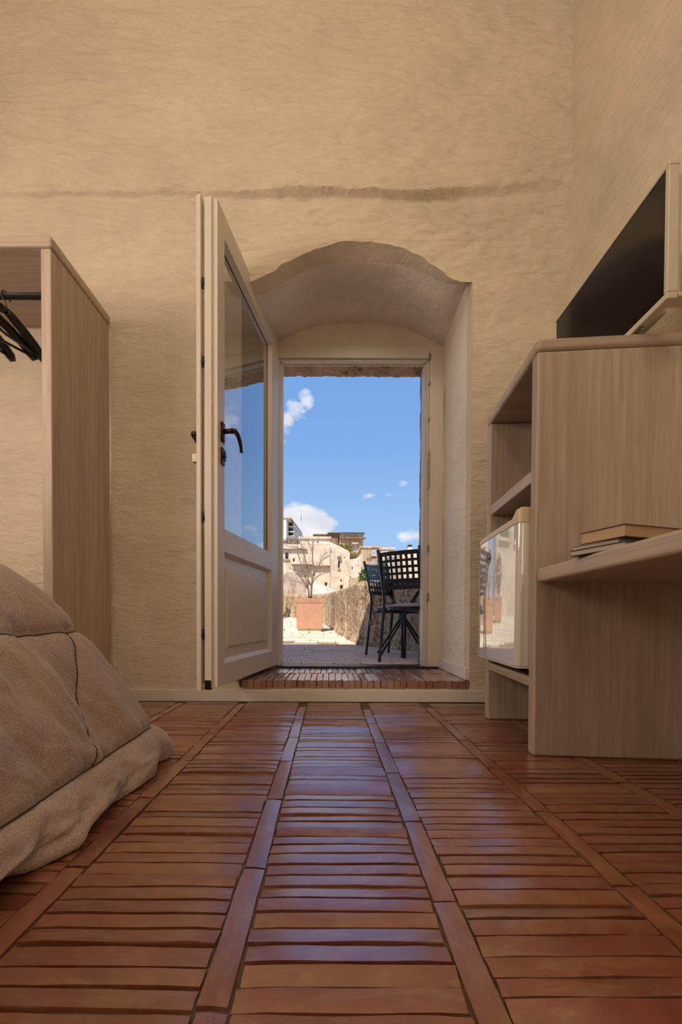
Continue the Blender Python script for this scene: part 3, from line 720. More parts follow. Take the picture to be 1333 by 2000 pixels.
# ------------------------------------------------------------------ shelf cabinet on the right
CA = -math.atan2(.0835, 1)
cb = thing('shelf_cabinet', 'tall pale wooden open shelf cabinet beside the desk, holding the small fridge', 'cabinet', (.713, 1.386, 0), CA)
def cp(name, a, b, mat, bv=.004, seg=2, par=cb): return MB().box(a, b).obj(name, mat, par, bevel=bv, bseg=seg)
CD = .548; CLN = .555; TK = .048; ZTOP = 1.398
cp('side_panel', (0, 0, 0), (CD, TK, ZTOP), WOODZ, .009, 3)
cp('side_panel', (0, CLN-TK, 0), (CD, CLN, ZTOP), WOODZ, .009, 3)
cp('top_board', (-.003, -.004, ZTOP+.0005), (CD+.004, CLN+.004, ZTOP+.044), WOODX, .014, 4)
cp('shelf', (.006, TK+.0005, .967), (CD-.014, CLN-TK-.0005, 1.012), WOODY, .005)
cp('shelf', (.004, TK+.0005, .236), (CD-.014, CLN-TK-.0005, .272), WOODY, .004)
cp('back_panel', (CD-.012, TK+.001, .01), (CD-.001, CLN-TK-.001, ZTOP-.002), WOODZ, 0)

dk = thing('desk', 'pale wooden desk top with a rounded edge joining the shelf cabinet, books on it', 'desk', (.713, 1.386, 0), CA)
dt_ = cp('desk_top', (.006, -1.36, .606), (CD, -.001, .653), WOODY, .010, 4, dk)
cp('end_panel', (.05, -1.34, 0), (CD-.02, -1.29, .6055), WOODZ, .006, 3, dk)

# fridge
fg = thing('mini_fridge', 'small glossy white fridge with a yellowed top strip, standing in the shelf cabinet', 'fridge', (.713, 1.386, 0), CA)
fg.rotation_euler = (0, .010, CA+.0)
tiltc = 0
m = MB().box((.012, TK+.018, .292), (.47, CLN-TK-.012, .862)); m.obj('body', FSIDE, fg, bevel=.006)
def dprof(bulge=.006, r=.018, x0=-.046, x1=0.008, y0=TK+.004, y1=CLN-TK+.030):
    pts = [(x1, y0)]
    for k in range(7): a = math.pi/2*k/6; pts.append((x0+r-r*math.sin(a), y0+r-r*math.cos(a)))
    for k in range(1, 12):
        t = k/12; pts.append((x0-bulge*4*t*(1-t), y0+r+(y1-y0-2*r)*t))
    for k in range(7): a = math.pi/2*k/6; pts.append((x0+r-r*math.cos(a), y1-r+r*math.sin(a)))
    pts.append((x1, y1)); return pts
dprf = dprof()
MB().prism(dprf, 'z', .306, .826).obj('door', ENAMEL, fg, bevel=.003, bseg=2)
MB().prism(dprof(.006, .016, -.043, .006), 'z', .300, .3058).obj('door_base_strip', CREAM, fg)
# yellowed cap: raised at the near end as a finger grip
P = dprof(.006, .018, -.047, .008); cz = MB(); n = len(P)
def capz(y):
    t = (y-TK)/(CLN-2*TK); return .846+.026*float(1-sstep(.04, .12, t))+.004*(1-t)
lo = [(x, y, .8265) for x, y in P]; hi = [(x, y, capz(y)) for x, y in P]
fs = [(i, (i+1) % n, n+(i+1) % n, n+i) for i in range(n)]+[tuple(reversed(range(n)))]
cz.add(lo+hi, fs)
# top strip faces
b_ = len(cz.v); ys_ = sorted({p[1] for p in P}); rowv = []
for y in ys_:
    xs_ = [p[0] for p in P if abs(p[1]-y) < 1e-9]; rowv.append((min(xs_), .008, y))
vv = []
for a_, c_, y in rowv: vv += [(a_, y, capz(y)), (c_, y, capz(y))]
cz.add(vv, [(2*i, 2*i+1, 2*i+3, 2*i+2) for i in range(len(rowv)-1)])
cz.obj('door_top_strip', TANCAP, fg)
MB().box((-.034, TK+.012, .872), (.022, TK+.060, .884)).obj('hinge_cover', TANCAP, fg, bevel=.003)
MB().box((.0085, TK+.010, .31), (.0115, CLN-TK, .84)).obj('door_seal', GREYR, fg)
MB().prism([(CLN*.52+.0, .848), (CLN*.52+.02, .862), (CLN*.52+.10, .862), (CLN*.52+.13, .848)], 'x', -.030, -.002).obj('grip', PLASTIC, fg, bevel=.003)
for y in (TK+.05, CLN-TK-.05): MB().tube([(-.004+.03, y, .2725), (-.004+.03, y, .292)], .012, 10).obj('foot', BLACKP, fg, smooth=True)
MB().tube([(-.02, TK+.03, .285), (-.02, TK+.03, .300)], .008, 10).obj('foot', BLACKP, fg, smooth=True)
em = MB(); ring = []
yc_, zc_ = CLN*.66, .742
for k in range(29):
    a = 2*math.pi*k/28; yy = yc_+.030*math.cos(a); t = (yy-(TK+.022))/(CLN-2*TK); ring.append((-.0475-.006*4*t*(1-t), yy, zc_+.021*math.sin(a)))
em.tube(ring, .0013, 6)
for dy in (-.012, -.004, .004, .012):
    t = (yc_+dy-(TK+.022))/(CLN-2*TK); x_ = -.0473-.006*4*t*(1-t); em.box((x_-.0008, yc_+dy-.0025, zc_-.006), (x_+.0008, yc_+dy+.0012, zc_+.005))
em.obj('oval_badge', BLACKM, fg)

# books on the desk
def book(name, label, c, rz, w, l, z0, h, cover, pages, spine_side=1, thick=.0022):
    t = thing(name, label, 'book', (c[0], c[1], z0), rz, 'books on the desk')
    MB().box((.003, .003, thick), (w-.004, l-.003, h-thick)).obj('pages', pages, t)
    m = MB().box((0, 0, 0), (w, l, thick)); m.box((0, 0, h-thick), (w, l, h)); m.box((w-.004, 0, thick), (w, l, h-thick)); m.obj('cover', cover, t, bevel=.0006); return t
pg = Mat('page_edges', .8, .2); f_ = pg.noise(pg.map((2, 2, 900)), 1, 3); pg.col(pg.ramp(f_, ((.3, (.42, .28, .15)), (.7, (.58, .42, .26))))); PAGES = pg.m
pg = Mat('grey_page_edges', .8, .2); f_ = pg.noise(pg.map((2, 2, 900)), 1, 3); pg.col(pg.ramp(f_, ((.3, (.40, .33, .27)), (.7, (.55, .48, .42))))); PAGESW = pg.m
BROWNC = plain('brown_cover', (.10, .028, .018), .4); GREYC = plain('grey_cover', (.30, .25, .23), .5); DARKC = plain('dark_cover', (.05, .03, .03), .5)
def corner(L, C): return math.atan2(C[1]-L[1], C[0]-L[0])
# local x runs L->... book origin at near corner C: x along C->R, y along C->L
def place_book(name, label, pL, pC, ztop, h, w, cover, pages):
    L = atZ(pL[0], pL[1], ztop); C = atZ(pC[0], pC[1], ztop); d = (L-C); d.z = 0; l = d.length; rz = math.atan2(d.y, d.x)-math.pi/2
    return book(name, label, C, rz, w, l, ztop-h, h, cover, pages)
place_book('book', 'thin dark-backed book lying at the bottom of the pile on the desk', (1114, 1076), (1222, 1056), .6700, .0165, .20, DARKC, PAGESW)
place_book('book', 'grey-white book lying under the thick brown book on the desk', (1117, 1068), (1210, 1051), .7000, .0295, .15, GREYC, PAGESW)
place_book('book', 'thick brown hardback with cream page edges, topmost on the desk', (1134, 1042), (1222, 1022), .7350, .0345, .22, BROWNC, PAGES)

# television
tv = thing('television', 'flat television in a cream bezel standing on top of the shelf cabinet', 'television', (1.034, 1.24, 1.443), -math.atan2(.023, .667))
TZ0, TZ1, TL = .022, .440, .668
fr_ = MB(); bz = .016
fr_.box((0, 0, TZ0), (.032, TL, TZ0+.020)); fr_.box((0, 0, TZ1-.014), (.032, TL, TZ1)); fr_.box((0, 0, TZ0+.0201), (.032, bz, TZ1-.0141)); fr_.box((0, TL-bz, TZ0+.0201), (.032, TL, TZ1-.0141))
fr_.obj('bezel', CREAM, tv, bevel=.003)
MB().box((.004, bz-.001, TZ0+.018), (.010, TL-bz+.001, TZ1-.012)).obj('screen', SCREEN, tv)
MB().box((.011, bz, TZ0+.02), (.055, TL-bz, TZ1-.02)).box((.050, .10, TZ0+.03), (.085, TL-.10, TZ1-.12)).obj('back_shell', CREAM, tv, bevel=.01)
MB().box((.018, TL/2-.03, -.001+.010), (.050, TL/2+.03, TZ0+.05)).obj('stand_neck', CREAM, tv, bevel=.004)
MB().box((-.05, TL/2-.17, .0025), (.13, TL/2+.17, .012)).obj('stand_foot', CREAM, tv, bevel=.004)
MB().box((.034, .0, TZ0+.006), (.085, .05, TZ0+.018)).obj('rear_lug', CREAM, tv, bevel=.002)
lg = MB()
for k, wd in enumerate((.008, .007, .009, .007, .008, .007, .008)): lg.box((.008, .12+k*.013, TZ0-.0008), (.020, .12+k*.013+wd*.4, TZ0-.0002)); lg.box((.008+(k % 3)*.004, .12+k*.013, TZ0-.0008), (.011+(k % 3)*.004, .12+k*.013+wd, TZ0-.0002))
lg.obj('lettering', BLACKP, tv)

# ------------------------------------------------------------------ outside: terrace, street, parapet
TZ = .11
te = MB().box((-4.2, 3.25, -.3), (3.4, 5.75, TZ-.012)).obj('terrace', JOINT, kind='structure', label='reddish brick terrace outside the door')
tb = MB(); rr = random.Random(3); y = 3.26
edge0 = (-.715, 5.811); edge1 = (.35, 5.436)
def ylim(x): return edge0[1]+(edge1[1]-edge0[1])*(x-edge0[0])/(edge1[0]-edge0[0])
row = 0
while y < 6.6:
    x = -3.0-rr.random()*.2
    while x < 1.6:
        w = rr.uniform(.22, .30); d = .125
        if y+d < ylim(x+w/2)+.03:
            z = TZ+rr.uniform(-.002, .003); tb.box((x, y, TZ-.03), (x+w-.008, y+d-.008, z))
        x += w
    y += .125; row += 1
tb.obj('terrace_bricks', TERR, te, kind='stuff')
def gz(y):
    return TZ+.01+(0.0 if y < 5.6 else .055*(y-5.6) if y < 10 else .242+.10*(y-10) if y < 19 else 1.142+.045*(y-19))
st_v = []; N_ = 60
for j in range(N_+1):
    yy = 5.3+(19-5.3)*j/N_; st_v.append((-7, yy, gz(yy)-.012)); st_v.append((3.0, yy, gz(yy)-.012))
street = MB().add(st_v, [(2*i, 2*i+1, 2*i+3, 2*i+2) for i in range(N_)]).obj('street', JOINT, kind='structure', label='pale stone paved street climbing away from the terrace')
sp_ = MB(); y = 5.3
while y < 18.5:
    d = rr.uniform(.16, .26)*(1 if y < 9 else 1.6); x = -5-rr.random()*.3
    while x < 2.2:
        w = rr.uniform(.25, .6)
        if y > ylim(x+w/2)+.005:
            h = rr.uniform(-.005, .012); g0 = .012
            a = (x+g0*rr.random(), y+g0*rr.random()); b = (x+w-g0, y+g0*rr.random()*1.5); c = (x+w-g0*rr.uniform(.5, 2), y+d-g0); e = (x+g0, y+d-g0*rr.uniform(.5, 2))
            vs = [(p[0], p[1], gz(p[1])-.02) for p in (a, b, c, e)]+[(p[0], p[1], gz(p[1])+h) for p in (a, b, c, e)]
            sp_.add(vs, [(4, 5, 6, 7), (0, 1, 5, 4), (1, 2, 6, 5), (2, 3, 7, 6), (3, 0, 4, 7)])
        x += w
    y += d
sp_.obj('paving_stones', PAVE, street, kind='stuff')
# parapet
path = [(1.50, 3.55, TZ, .80), (.978, 4.398, TZ, .92), (.413, 5.44, TZ, .975), (.17, 7.2, .19, 1.01), (-.085, 9.45, .30, 1.05), (-.75, 10.9, .38, 1.10), (-1.7, 12.2, .52, 1.2)]
pp = []
for i in range(len(path)-1):
    for k in range(26):
        t = k/26; pp.append(tuple(np.array(path[i])*(1-t)+np.array(path[i+1])*t))
pp.append(path[-1]); PV = []; th = .34
prof_ = [(0, 0), (0, .1), (0, .2), (0, .3), (0, .4), (0, .5), (0, .6), (0, .7), (0, .8), (0, .9), (0, .97), (.12, 1.0), (.5, 1.02), (.88, 1.0), (1, .97), (1, .5), (1, 0)]
for i, (x, y, zb, zt) in enumerate(pp):
    a = np.array(pp[max(i-1, 0)][:2]); b = np.array(pp[min(i+1, len(pp)-1)][:2]); t = (b-a)/np.linalg.norm(b-a); nrm = np.array([t[1], -t[0]])
    s_ = i*.11
    for (u_, h_) in prof_:
        z = zb-.05+(zt-zb+.05)*h_+(.03*float(fbm(s_*.9, 1, 3, 12)) if h_ > .9 else 0)
        o_ = .025*float(fbm(s_*1.7, z*4, 4, 14)) if u_ in (0, .12) else 0
        flare = .10*max(0, (.25-h_))*4*(.5) if u_ == 0 else 0
        PV.append((x+nrm[0]*(u_*th+o_-flare), y+nrm[1]*(u_*th+o_-flare), z))
par = grid_obj(np.array(PV), len(pp), len(prof_), 'parapet', TUFA, label='weathered tufa parapet wall streaked with dark lichen behind the terrace chairs', category='wall')
# planter, soil, bare tree
def planter(loc, rz, s, label):
    t = thing('planter', label, 'planter', loc, rz); w, h = .255*s, .60*s
    m = MB()
    def ring(r, z): return [(-r, -r, z), (r, -r, z), (r, r, z), (-r, r, z)]
    prof2 = [(w*.93, .05), (w*.98, h*.88), (w*1.0, h*.88), (w*1.02, h), (w*.90, h), (w*.88, h*.9)]
    vs = []; 
    for r, z in prof2: vs += ring(r, z)
    fs = [(i*4+k, i*4+(k+1) % 4, (i+1)*4+(k+1) % 4, (i+1)*4+k) for i in range(len(prof2)-1) for k in range(4)]+[(3, 2, 1, 0), (20, 21, 22, 23)]
    m.add(vs, fs).obj('pot', POT, t, bevel=.008)
    MB().box((-w*.85, -w*.85, -.02), (w*.85, w*.85, .052)).obj('plinth', PAVE, t, bevel=.005)
    MB().box((-w*.86, -w*.86, h*.88), (w*.86, w*.86, h*.93)).obj('soil', SOIL, t)
    return t
PLY = 7.3; pc = atY(604, 1233, PLY); planter((pc.x, PLY+.27, gz(PLY+.27)), .03, 1.0, 'square terracotta planter holding a bare tree on the paved street')
tr = thing('bare_tree', 'small leafless tree with thin pale branches in the terracotta planter', 'tree', (pc.x, PLY+.27, gz(PLY+.27)+.5))
YT = PLY+.27
def br(name, pts, r0, r1, dy):
    P_ = []; n_ = len(pts)
    for i, (a, b) in enumerate(pts):
        q = atY(a, b, YT+dy*i/(n_-1)); P_.append(q-tr.location)
    Q = crom(np.array([tuple(p) for p in P_]), np.linspace(0, n_-1, (n_-1)*4+1))
    m = MB().tube([tuple(p) for p in Q], list(np.linspace(r0, r1, len(Q))), 6)
    rb = random.Random(pts[0][1]*7+pts[-1][0])
    for k in range(3, len(Q)-1, 2):
        for _ in range(rb.choice((1, 1, 2))):
            d = Vector(Q[k]-Q[k-1]).normalized(); side = Vector((rb.uniform(-1, 1), rb.uniform(-.8, .8), rb.uniform(0, .9))); d = (d*.7+side*.8).normalized()
            L_ = rb.uniform(.08, .20); p0 = Vector(Q[k]); p1 = p0+d*L_*.5+Vector((0, 0, .01)); p2 = p0+d*L_+Vector((rb.uniform(-.02, .02), 0, .04))
            rr_ = r0+(r1-r0)*k/len(Q); m.tube([p0, p1, p2], [rr_*.5, rr_*.38, .0016], 4)
            if rb.random() < .6: q_ = p1+(d+Vector((rb.uniform(-1, 1), rb.uniform(-1, 1), .5))).normalized()*L_*.45; m.tube([p1, (p1+q_)/2, q_], [.003, .0025, .0014], 4)
    m.obj(name, BARK, tr, smooth=True)
br('stem', [(608, 1168), (609, 1140), (613, 1120), (611, 1095), (611, 1070), (612, 1054)], .020, .006, .05)
br('stem', [(604, 1168), (602, 1142), (601, 1117), (597, 1095), (590, 1070), (587, 1050)], .018, .005, -.10)
br('branch', [(602, 1152), (596, 1125), (588, 1100), (582, 1080), (581, 1062), (577, 1050)], .013, .004, .12)
br('branch', [(601, 1150), (590, 1131), (580, 1120), (567, 1109)], .012, .004, -.15)
br('branch', [(609, 1150), (612, 1128), (620, 1112), (626, 1100), (634, 1091), (645, 1086)], .013, .004, .1)
br('branch', [(609, 1141), (618, 1128), (629, 1122), (643, 1118)], .010, .003, -.2)
br('branch', [(611, 1082), (606, 1066), (597, 1053)], .008, .003, .1)
br('branch', [(591, 1072), (577, 1069), (565, 1068), (556, 1063)], .008, .003, -.1)
br('branch', [(624, 1101), (631, 1086), (640, 1079), (652, 1080)], .007, .003, .1)
br('branch', [(603, 1147), (590, 1139), (575, 1134)], .009, .003, .2)
br('branch', [(612, 1122), (622, 1108), (638, 1107)], .008, .003, -.1)
p2 = planter((-1.75, 10.7, gz(10.7)), .3, 1.1, 'square terracotta planter farther up the street in front of the left street house')
sh = thing('dark_shrub', 'dark leafy shrub in the far terracotta planter', 'shrub', (-1.75, 10.7, gz(10.7)+.68))
def leaves(n, c, rad, size, seed, squash=(1, 1, 1)):
    r = np.random.RandomState(seed); p = r.normal(size=(n, 3)); p /= np.linalg.norm(p, axis=1, keepdims=True); p = p*(r.uniform(.25, 1, (n, 1))**.5)*np.array(rad)+np.array(c)
    m = MB()
    for q in p:
        a = Vector(r.normal(size=3)).normalized(); b = a.cross(Vector(r.normal(size=3))).normalized(); s_ = size*r.uniform(.6, 1.3); q = Vector(q)
        m.add([q-a*s_, q+b*s_*.45, q+a*s_, q-b*s_*.45], [(0, 1, 2, 3)])
    return m
leaves(500, (0, 0, .55), (.28, .28, .6), .05, 1).obj('foliage', DLEAF, sh); MB().tube([(0, 0, -.1), (0, .02, .5)], .02, 6).obj('trunk', BARK, sh)

# ------------------------------------------------------------------ terrace chairs and table
def sheet(m, w, z0, z1, ncol, nrow, y0, lean, hole, curve=.02, thick=.003):
    """perforated back rest: bars left between square holes"""
    def P(u, z, o=0):
        t = (z-z0)/(z1-z0); return (u, y0-lean*t-curve*(1-(2*u/w)**2)+o, z)
    mx = (w-ncol*hole)/(ncol+1); mz = (z1-z0)*.11; hz = (z1-z0-2*mz-(nrow-1)*mx)/nrow
    us = [-w/2]; 
    for i in range(ncol): us += [us[-1]+mx, us[-1]+mx+hole]
    us.append(w/2); zz = [z0]
    for i in range(nrow): a = zz[-1]+(mz if i == 0 else mx); zz += [a, a+hz]
    zz.append(z1)
    for i in range(len(us)-1):
        for k in range(len(zz)-1):
            if i % 2 == 1 and k % 2 == 1: continue
            a, b, c, d = us[i], us[i+1], zz[k], zz[k+1]
            vs = [P(a, c), P(b, c), P(b, d), P(a, d), P(a, c, thick), P(b, c, thick), P(b, d, thick), P(a, d, thick)]
            m.add(vs, [(0, 1, 2, 3), (7, 6, 5, 4), (0, 4, 5, 1), (1, 5, 6, 2), (2, 6, 7, 3), (3, 7, 4, 0)])
    return m
def chair(label, loc, rz, cushion, back=CHAIRM):
    t = thing('terrace_chair', label, 'chair', loc, rz, 'metal chairs on the terrace'); w = .18
    for s in (-1, 1):
        MB().tube([(s*w, -.235, 0), (s*w*.97, -.20, .30), (s*w*.95, -.175, .50), (s*w*.96, -.18, .58), (s*w, -.225, .78), (s*w*1.02, -.265, .93)], .0125, 8).obj('back_post', CHAIRM, t, smooth=True)
        MB().tube([(s*.155, .185, 0), (s*.15, .175, .44)], .0125, 8).obj('leg', CHAIRM, t, smooth=True)
    sheet(MB(), .345, .60, .905, 7, 5, -.195, .055, .026).obj('backrest', back, t)
    seat = MB().lathe([(.19, .432), (.205, .436), (.207, .446), (.20, .452), (.03, .452)], 32); seat.obj('seat', CHAIRM, t)
    MB().tube([(-.16, -.16, .425), (-.165, 0, .42), (-.145, .165, .425)], .009, 6).tube([(.16, -.16, .425), (.165, 0, .42), (.145, .165, .425)], .009, 6).obj('seat_rail', CHAIRM, t)
    MB().lathe([(.05, .4525), (.185, .456), (.200, .466), (.19, .480), (.12, .492), (.02, .497)], 32).obj('cushion', cushion, t, smooth=True)
    for s in (-1, 1): MB().tube([(s*.165, -.17, .455), (s*.19, -.19, .38), (s*.175, -.185, .27)], .0035, 5).obj('cushion_tie', cushion, t)
    return t
def at_local(foot, loc, rz):
    c, s = math.cos(rz), math.sin(rz); return (loc[0]-(c*foot[0]-s*foot[1]), loc[1]-(s*foot[0]+c*foot[1]), loc[2])
b = atZ(741.5, 1293, TZ+.003); rzA = math.atan2(.80, .60)-math.pi/2
chair('black metal terrace chair nearest the door frame, with a lavender seat cushion', at_local((-.18, -.235), b, rzA), rzA, LAV)
a = atZ(715.6, 1279, TZ+.003); rzB = math.atan2(-.72, .69)-math.pi/2
chair('dark metal terrace chair farther from the door, its back coloured with the blue of sky light', at_local((.18, -.235), a, rzB), rzB, LAV, SKYTINTM)
tbl = thing('terrace_table', 'small dark round folding table with crossed legs behind the terrace chairs', 'table', (.76, 4.08, TZ))
o_ = tbl.location
MB().lathe([(.21, .715), (.225, .718), (.225, .735), (.02, .737)], 32).obj('table_top', CHAIRM, tbl)
def tleg(p, q, dy0=0, dy1=0):
    A = atY(p[0], p[1], 4.15+dy0)-o_; B = atY(q[0], q[1], 4.15+dy1)-o_; return A, B
for (x0, x1, y_) in ((-.25, .20, -.03), (.25, -.20, .03)):
    MB().tube([(x0, y_-.12, .003), (x1, y_+.02, .71)], .0115, 8).obj('leg', CHAIRM, tbl, smooth=True)
    MB().tube([(x0, y_+.12, .003), (x1, y_+.06, .71)], .0115, 8).obj('leg', CHAIRM, tbl, smooth=True)

# ------------------------------------------------------------------ town on the hill
def H(px0, px1, py0, py1, Y):
    """front rectangle of a far building: real metres at distance Y"""
    a = atY(px0, py1, Y); b = atY(px1, py0, Y); return a.x, b.x, a.z, b.z
def house(label, rect, Y, depth, mat, wins=(), zb=None, rz=0, roof=None, extra=None, name='house'):
    x0, x1, z0, z1 = H(*rect, Y); z0 = min(z0, zb) if zb is not None else min(z0, .2+.055*(Y-18))
    cx = (x0+x1)/2; t = thing(name, label, 'building', (cx, Y, z0), rz)
    m = MB(); hs = []
    for w in wins:
        wx0, wx1, wz0, wz1 = H(*w[:4], Y); hs.append((wx0-cx, wx1-cx, wz0-z0, wz1-z0, w))
    holed(m, x0-cx, x1-cx, 0, z1-z0, [h[:4] for h in hs], 0, .5)
    m.box((x0-cx, .5, 0), (x1-cx, depth, z1-z0)); m.obj('wall', mat, t)
    for (a, b, c, d, w) in hs:
        kind = w[4] if len(w) > 4 else 'dark'; mt = {'dark': DARKW, 'green': GREENW, 'white': SHUT}[kind]
        o = MB().box((a, .22, c), (b, .30, d)).obj('window', mt, t)
        fw = (b-a)*.14; fm = MB(); 
        for q in ((a, a+fw), (b-fw, b)): fm.box((q[0], .16, c), (q[1], .22, d))
        fm.box((a, .16, d-fw), (b, .22, d)); fm.obj('window_frame', HOUSEW if kind != 'white' else SHUT, o)
        if len(w) > 5:
            if 'sill' in w[5]: MB().box((a-(b-a)*.3, -.14, c-.14), (b+(b-a)*.3, .1, c)).obj('sill', HOUSE2, t)
            if 'hood' in w[5]: MB().box((a-(b-a)*.4, -.3, d+.25), (b+(b-a)*.4, .1, d+.42)).obj('hood', HOUSE3, t)
            if 'balcony' in w[5]:
                MB().box((a-(b-a)*.55, -.9, c-.16), (b+(b-a)*.55, 0, c)).obj('balcony', REDB, t)
                rl = MB(); n_ = 9
                for k in range(n_): xx = a-(b-a)*.5+(b-a)*2*k/(n_-1); rl.box((xx-.025, -.86, c), (xx+.025, -.82, c+.9))
                rl.box((a-(b-a)*.55, -.88, c+.86), (b+(b-a)*.55, -.80, c+.94)); rl.obj('railing', SHUT, t)
            if 'arch' in w[5]:
                n_ = 10; pts = [(a, d)]+[((a+b)/2-(b-a)/2*math.cos(math.pi*k/n_), d+(b-a)*.55*math.sin(math.pi*k/n_)) for k in range(1, n_)]+[(b, d)]
                MB().prism(pts, 'y', -.02, .2).obj('window_arch', DARKW, t)
    if roof == 'flat':
        MB().box((x0-cx-.15, -.15, z1-z0), (x1-cx+.15, depth+.15, z1-z0+.25)).obj('cornice', mat, t)
    elif roof:
        h = roof; a, b = x0-cx-.25, x1-cx+.25; zt = z1-z0
        MB().add([(a, -.5, zt), (b, -.5, zt), (b, depth+.5, zt), (a, depth+.5, zt), (a+(b-a)*.42, depth*.5, zt+h), (b-(b-a)*.42, depth*.5, zt+h)],
                 [(0, 1, 5, 4), (1, 2, 5), (2, 3, 4, 5), (3, 0, 4), (3, 2, 1, 0)]).obj('roof', ROOFT, t)
    if extra: extra(t, x0, x1, z0, z1, cx)
    return t
# hillside
hv = []
for j in range(24):
    yy = 18+j*6.5
    for i in range(20): xx = -45+i*5; hv.append((xx, yy, gz(19)-.3+(yy-18)*.055+.8*float(fbm(xx*.1, yy*.1, 3, 7))-(2.0 if xx > 0 else 0)))
grid_obj(np.array(hv), 24, 20, 'hillside', HOUSE2, kind='structure')

# main pale house with stepped silhouette
def ex_main(t, x0, x1, z0, z1, cx):
    for (a, b, c, d) in ((570, 612, 1102, 1103.2), (612, 646, 1104.5, 1106.2), (580, 608, 1114, 1115.2)):
        q = H(a, b, c, d, 44.7); MB().box((q[0]-cx, -.35, q[2]-z0), (q[1]-cx, .02, q[3]-z0)).obj('string_course', HOUSE3, t)
    q = H(547, 600, 1072.5, 1073.3, 45)
    MB().box((q[0]-cx, -.25, q[2]-z0), (q[1]-cx, 0, q[3]-z0)).obj('cornice', HOUSE3, t)
house('large pale limestone house with two small arches, behind the bare tree', (530, 645.5, 1063, 1175, ), 45, 8, HOUSE,
      [(547.5, 553, 1081, 1091, 'dark', ('arch', 'sill')), (557, 564, 1083, 1092, 'dark', ('arch', 'sill')), (572.5, 576, 1090, 1097), (634.5, 640, 1137, 1147, 'green'), (547, 551, 1104, 1108)], extra=ex_main)
house('upper storey of pale stone set back above the large limestone house', (586, 645, 1052.5, 1062.2), 47, 5.5, HOUSE, [(620, 622.5, 1057, 1060)], roof='flat', zb=1e3)
house('pale stone house with a hooded narrow window and green doors, right of the bare tree', (646, 683.5, 1079, 1165), 44, 2.4, HOUSE,
      [(660.5, 664.5, 1095, 1110, 'green', ('hood', 'sill')), (672.5, 674.5, 1088, 1090), (665.5, 668, 1131.5, 1136), (664, 671, 1142, 1152, 'green')])
def slope(label, pts, Y, depth, mat, nm='house'):
    P = [atY(a, b, Y) for a, b in pts]; c = sum((p.x for p in P))/len(P); zmin = min(p.z for p in P)-.6; t = thing(nm, label, 'building', (c, Y, zmin))
    lo_ = min(p.z for p in P); MB().prism([(p.x-c, (p.z if p.z > lo_+.05 else zmin)-zmin) for p in P], 'y', 0, depth).obj('wall', mat, t); return t
slope('sloping pale gable wall above the house with the hooded window', [(645, 1080), (645, 1058), (660, 1065), (682, 1076), (683, 1080)], 46.5, 6, HOUSE)
house('pale house with small dark windows below the ochre grass bank', (684.5, 706, 1093, 1145), 42, 1.4, HOUSE, [(687.5, 689.5, 1107, 1112), (700, 701.5, 1104, 1107), (684, 686, 1126, 1129)])
slope('low pale stone terrace wall right of the stepped houses', [(683, 1150), (683, 1093), (697, 1090), (709, 1080), (709, 1150)], 43.5, 6, HOUSE)
# arched lower building on the left
P = [(535, 1175), (535, 1133), (550, 1125), (562, 1118), (570, 1117), (577, 1120), (584, 1128), (590, 1131), (603, 1133), (603, 1175)]
slope('low stained pinkish stone wall with a vaulted top, left behind the planter', P, 22, 4, stone('stained_pink_stone', (.60, .50, .42), (.48, .36, .28), (.28, .16, .11), .8, .4, 8))
slope('low whitish rubble wall behind the planter', [(598, 1168), (598, 1146), (612, 1139), (634, 1143), (650, 1151), (664, 1156), (664, 1168)], 20, 3, HOUSEW)
slope('squat tan stone pier at the far end of the parapet', [(684, 1165), (684, 1129), (707, 1128), (707, 1165)], 15, 1.0, HOUSE2)
# modern apartment block, corner turned to us
ap = thing('apartment_block', 'modern white apartment block with balconies at the upper left of the view', 'building', (*atY(559.5, 1062, 110).to_tuple()[:2], atY(559, 1066, 110).z))
z1_ = atY(560, 1015, 110).z-ap.location.z; xl_ = atY(530, 1015, 110).x-ap.location.x
MB().box((xl_, 0, -14), (0, 22, z1_)).obj('wall', HOUSEW, ap)
dirv = Vector((atY(592, 1031, 140).x-ap.location.x, 30, 0)); rza = math.atan2(dirv.y, dirv.x); Mx = Matrix.Rotation(rza, 4, 'Z'); Ls = dirv.length
MB().box((0, 0, -14), (Ls, 2.0, z1_-.2), Mx).obj('side_wall', HOUSEW, ap)
for z in (.45, .62, .82):
    zz = z1_*z; MB().box((3, -1.6, zz), (Ls-.5, 0, zz+.25), Mx).obj('balcony', HOUSEW, ap)
    MB().box((3.2, -.12, zz+.3), (Ls-2, .0, zz+1.05*1.7), Mx).obj('window_band', DARKW, ap)
    MB().box((3, -1.6, zz+.25), (Ls-.5, -1.5, zz+1.0), Mx).obj('parapet_rail', SHUT, ap)
MB().box((2, -1.0, z1_-.2), (Ls-8, 3, z1_+1.0), Mx).obj('penthouse', HOUSE3, ap)
for q in (0.4, 6): MB().tube([(q-2, 1, z1_), (q-2, 1, z1_+1.6)], .06, 5).obj('aerial', BLACKM, ap)
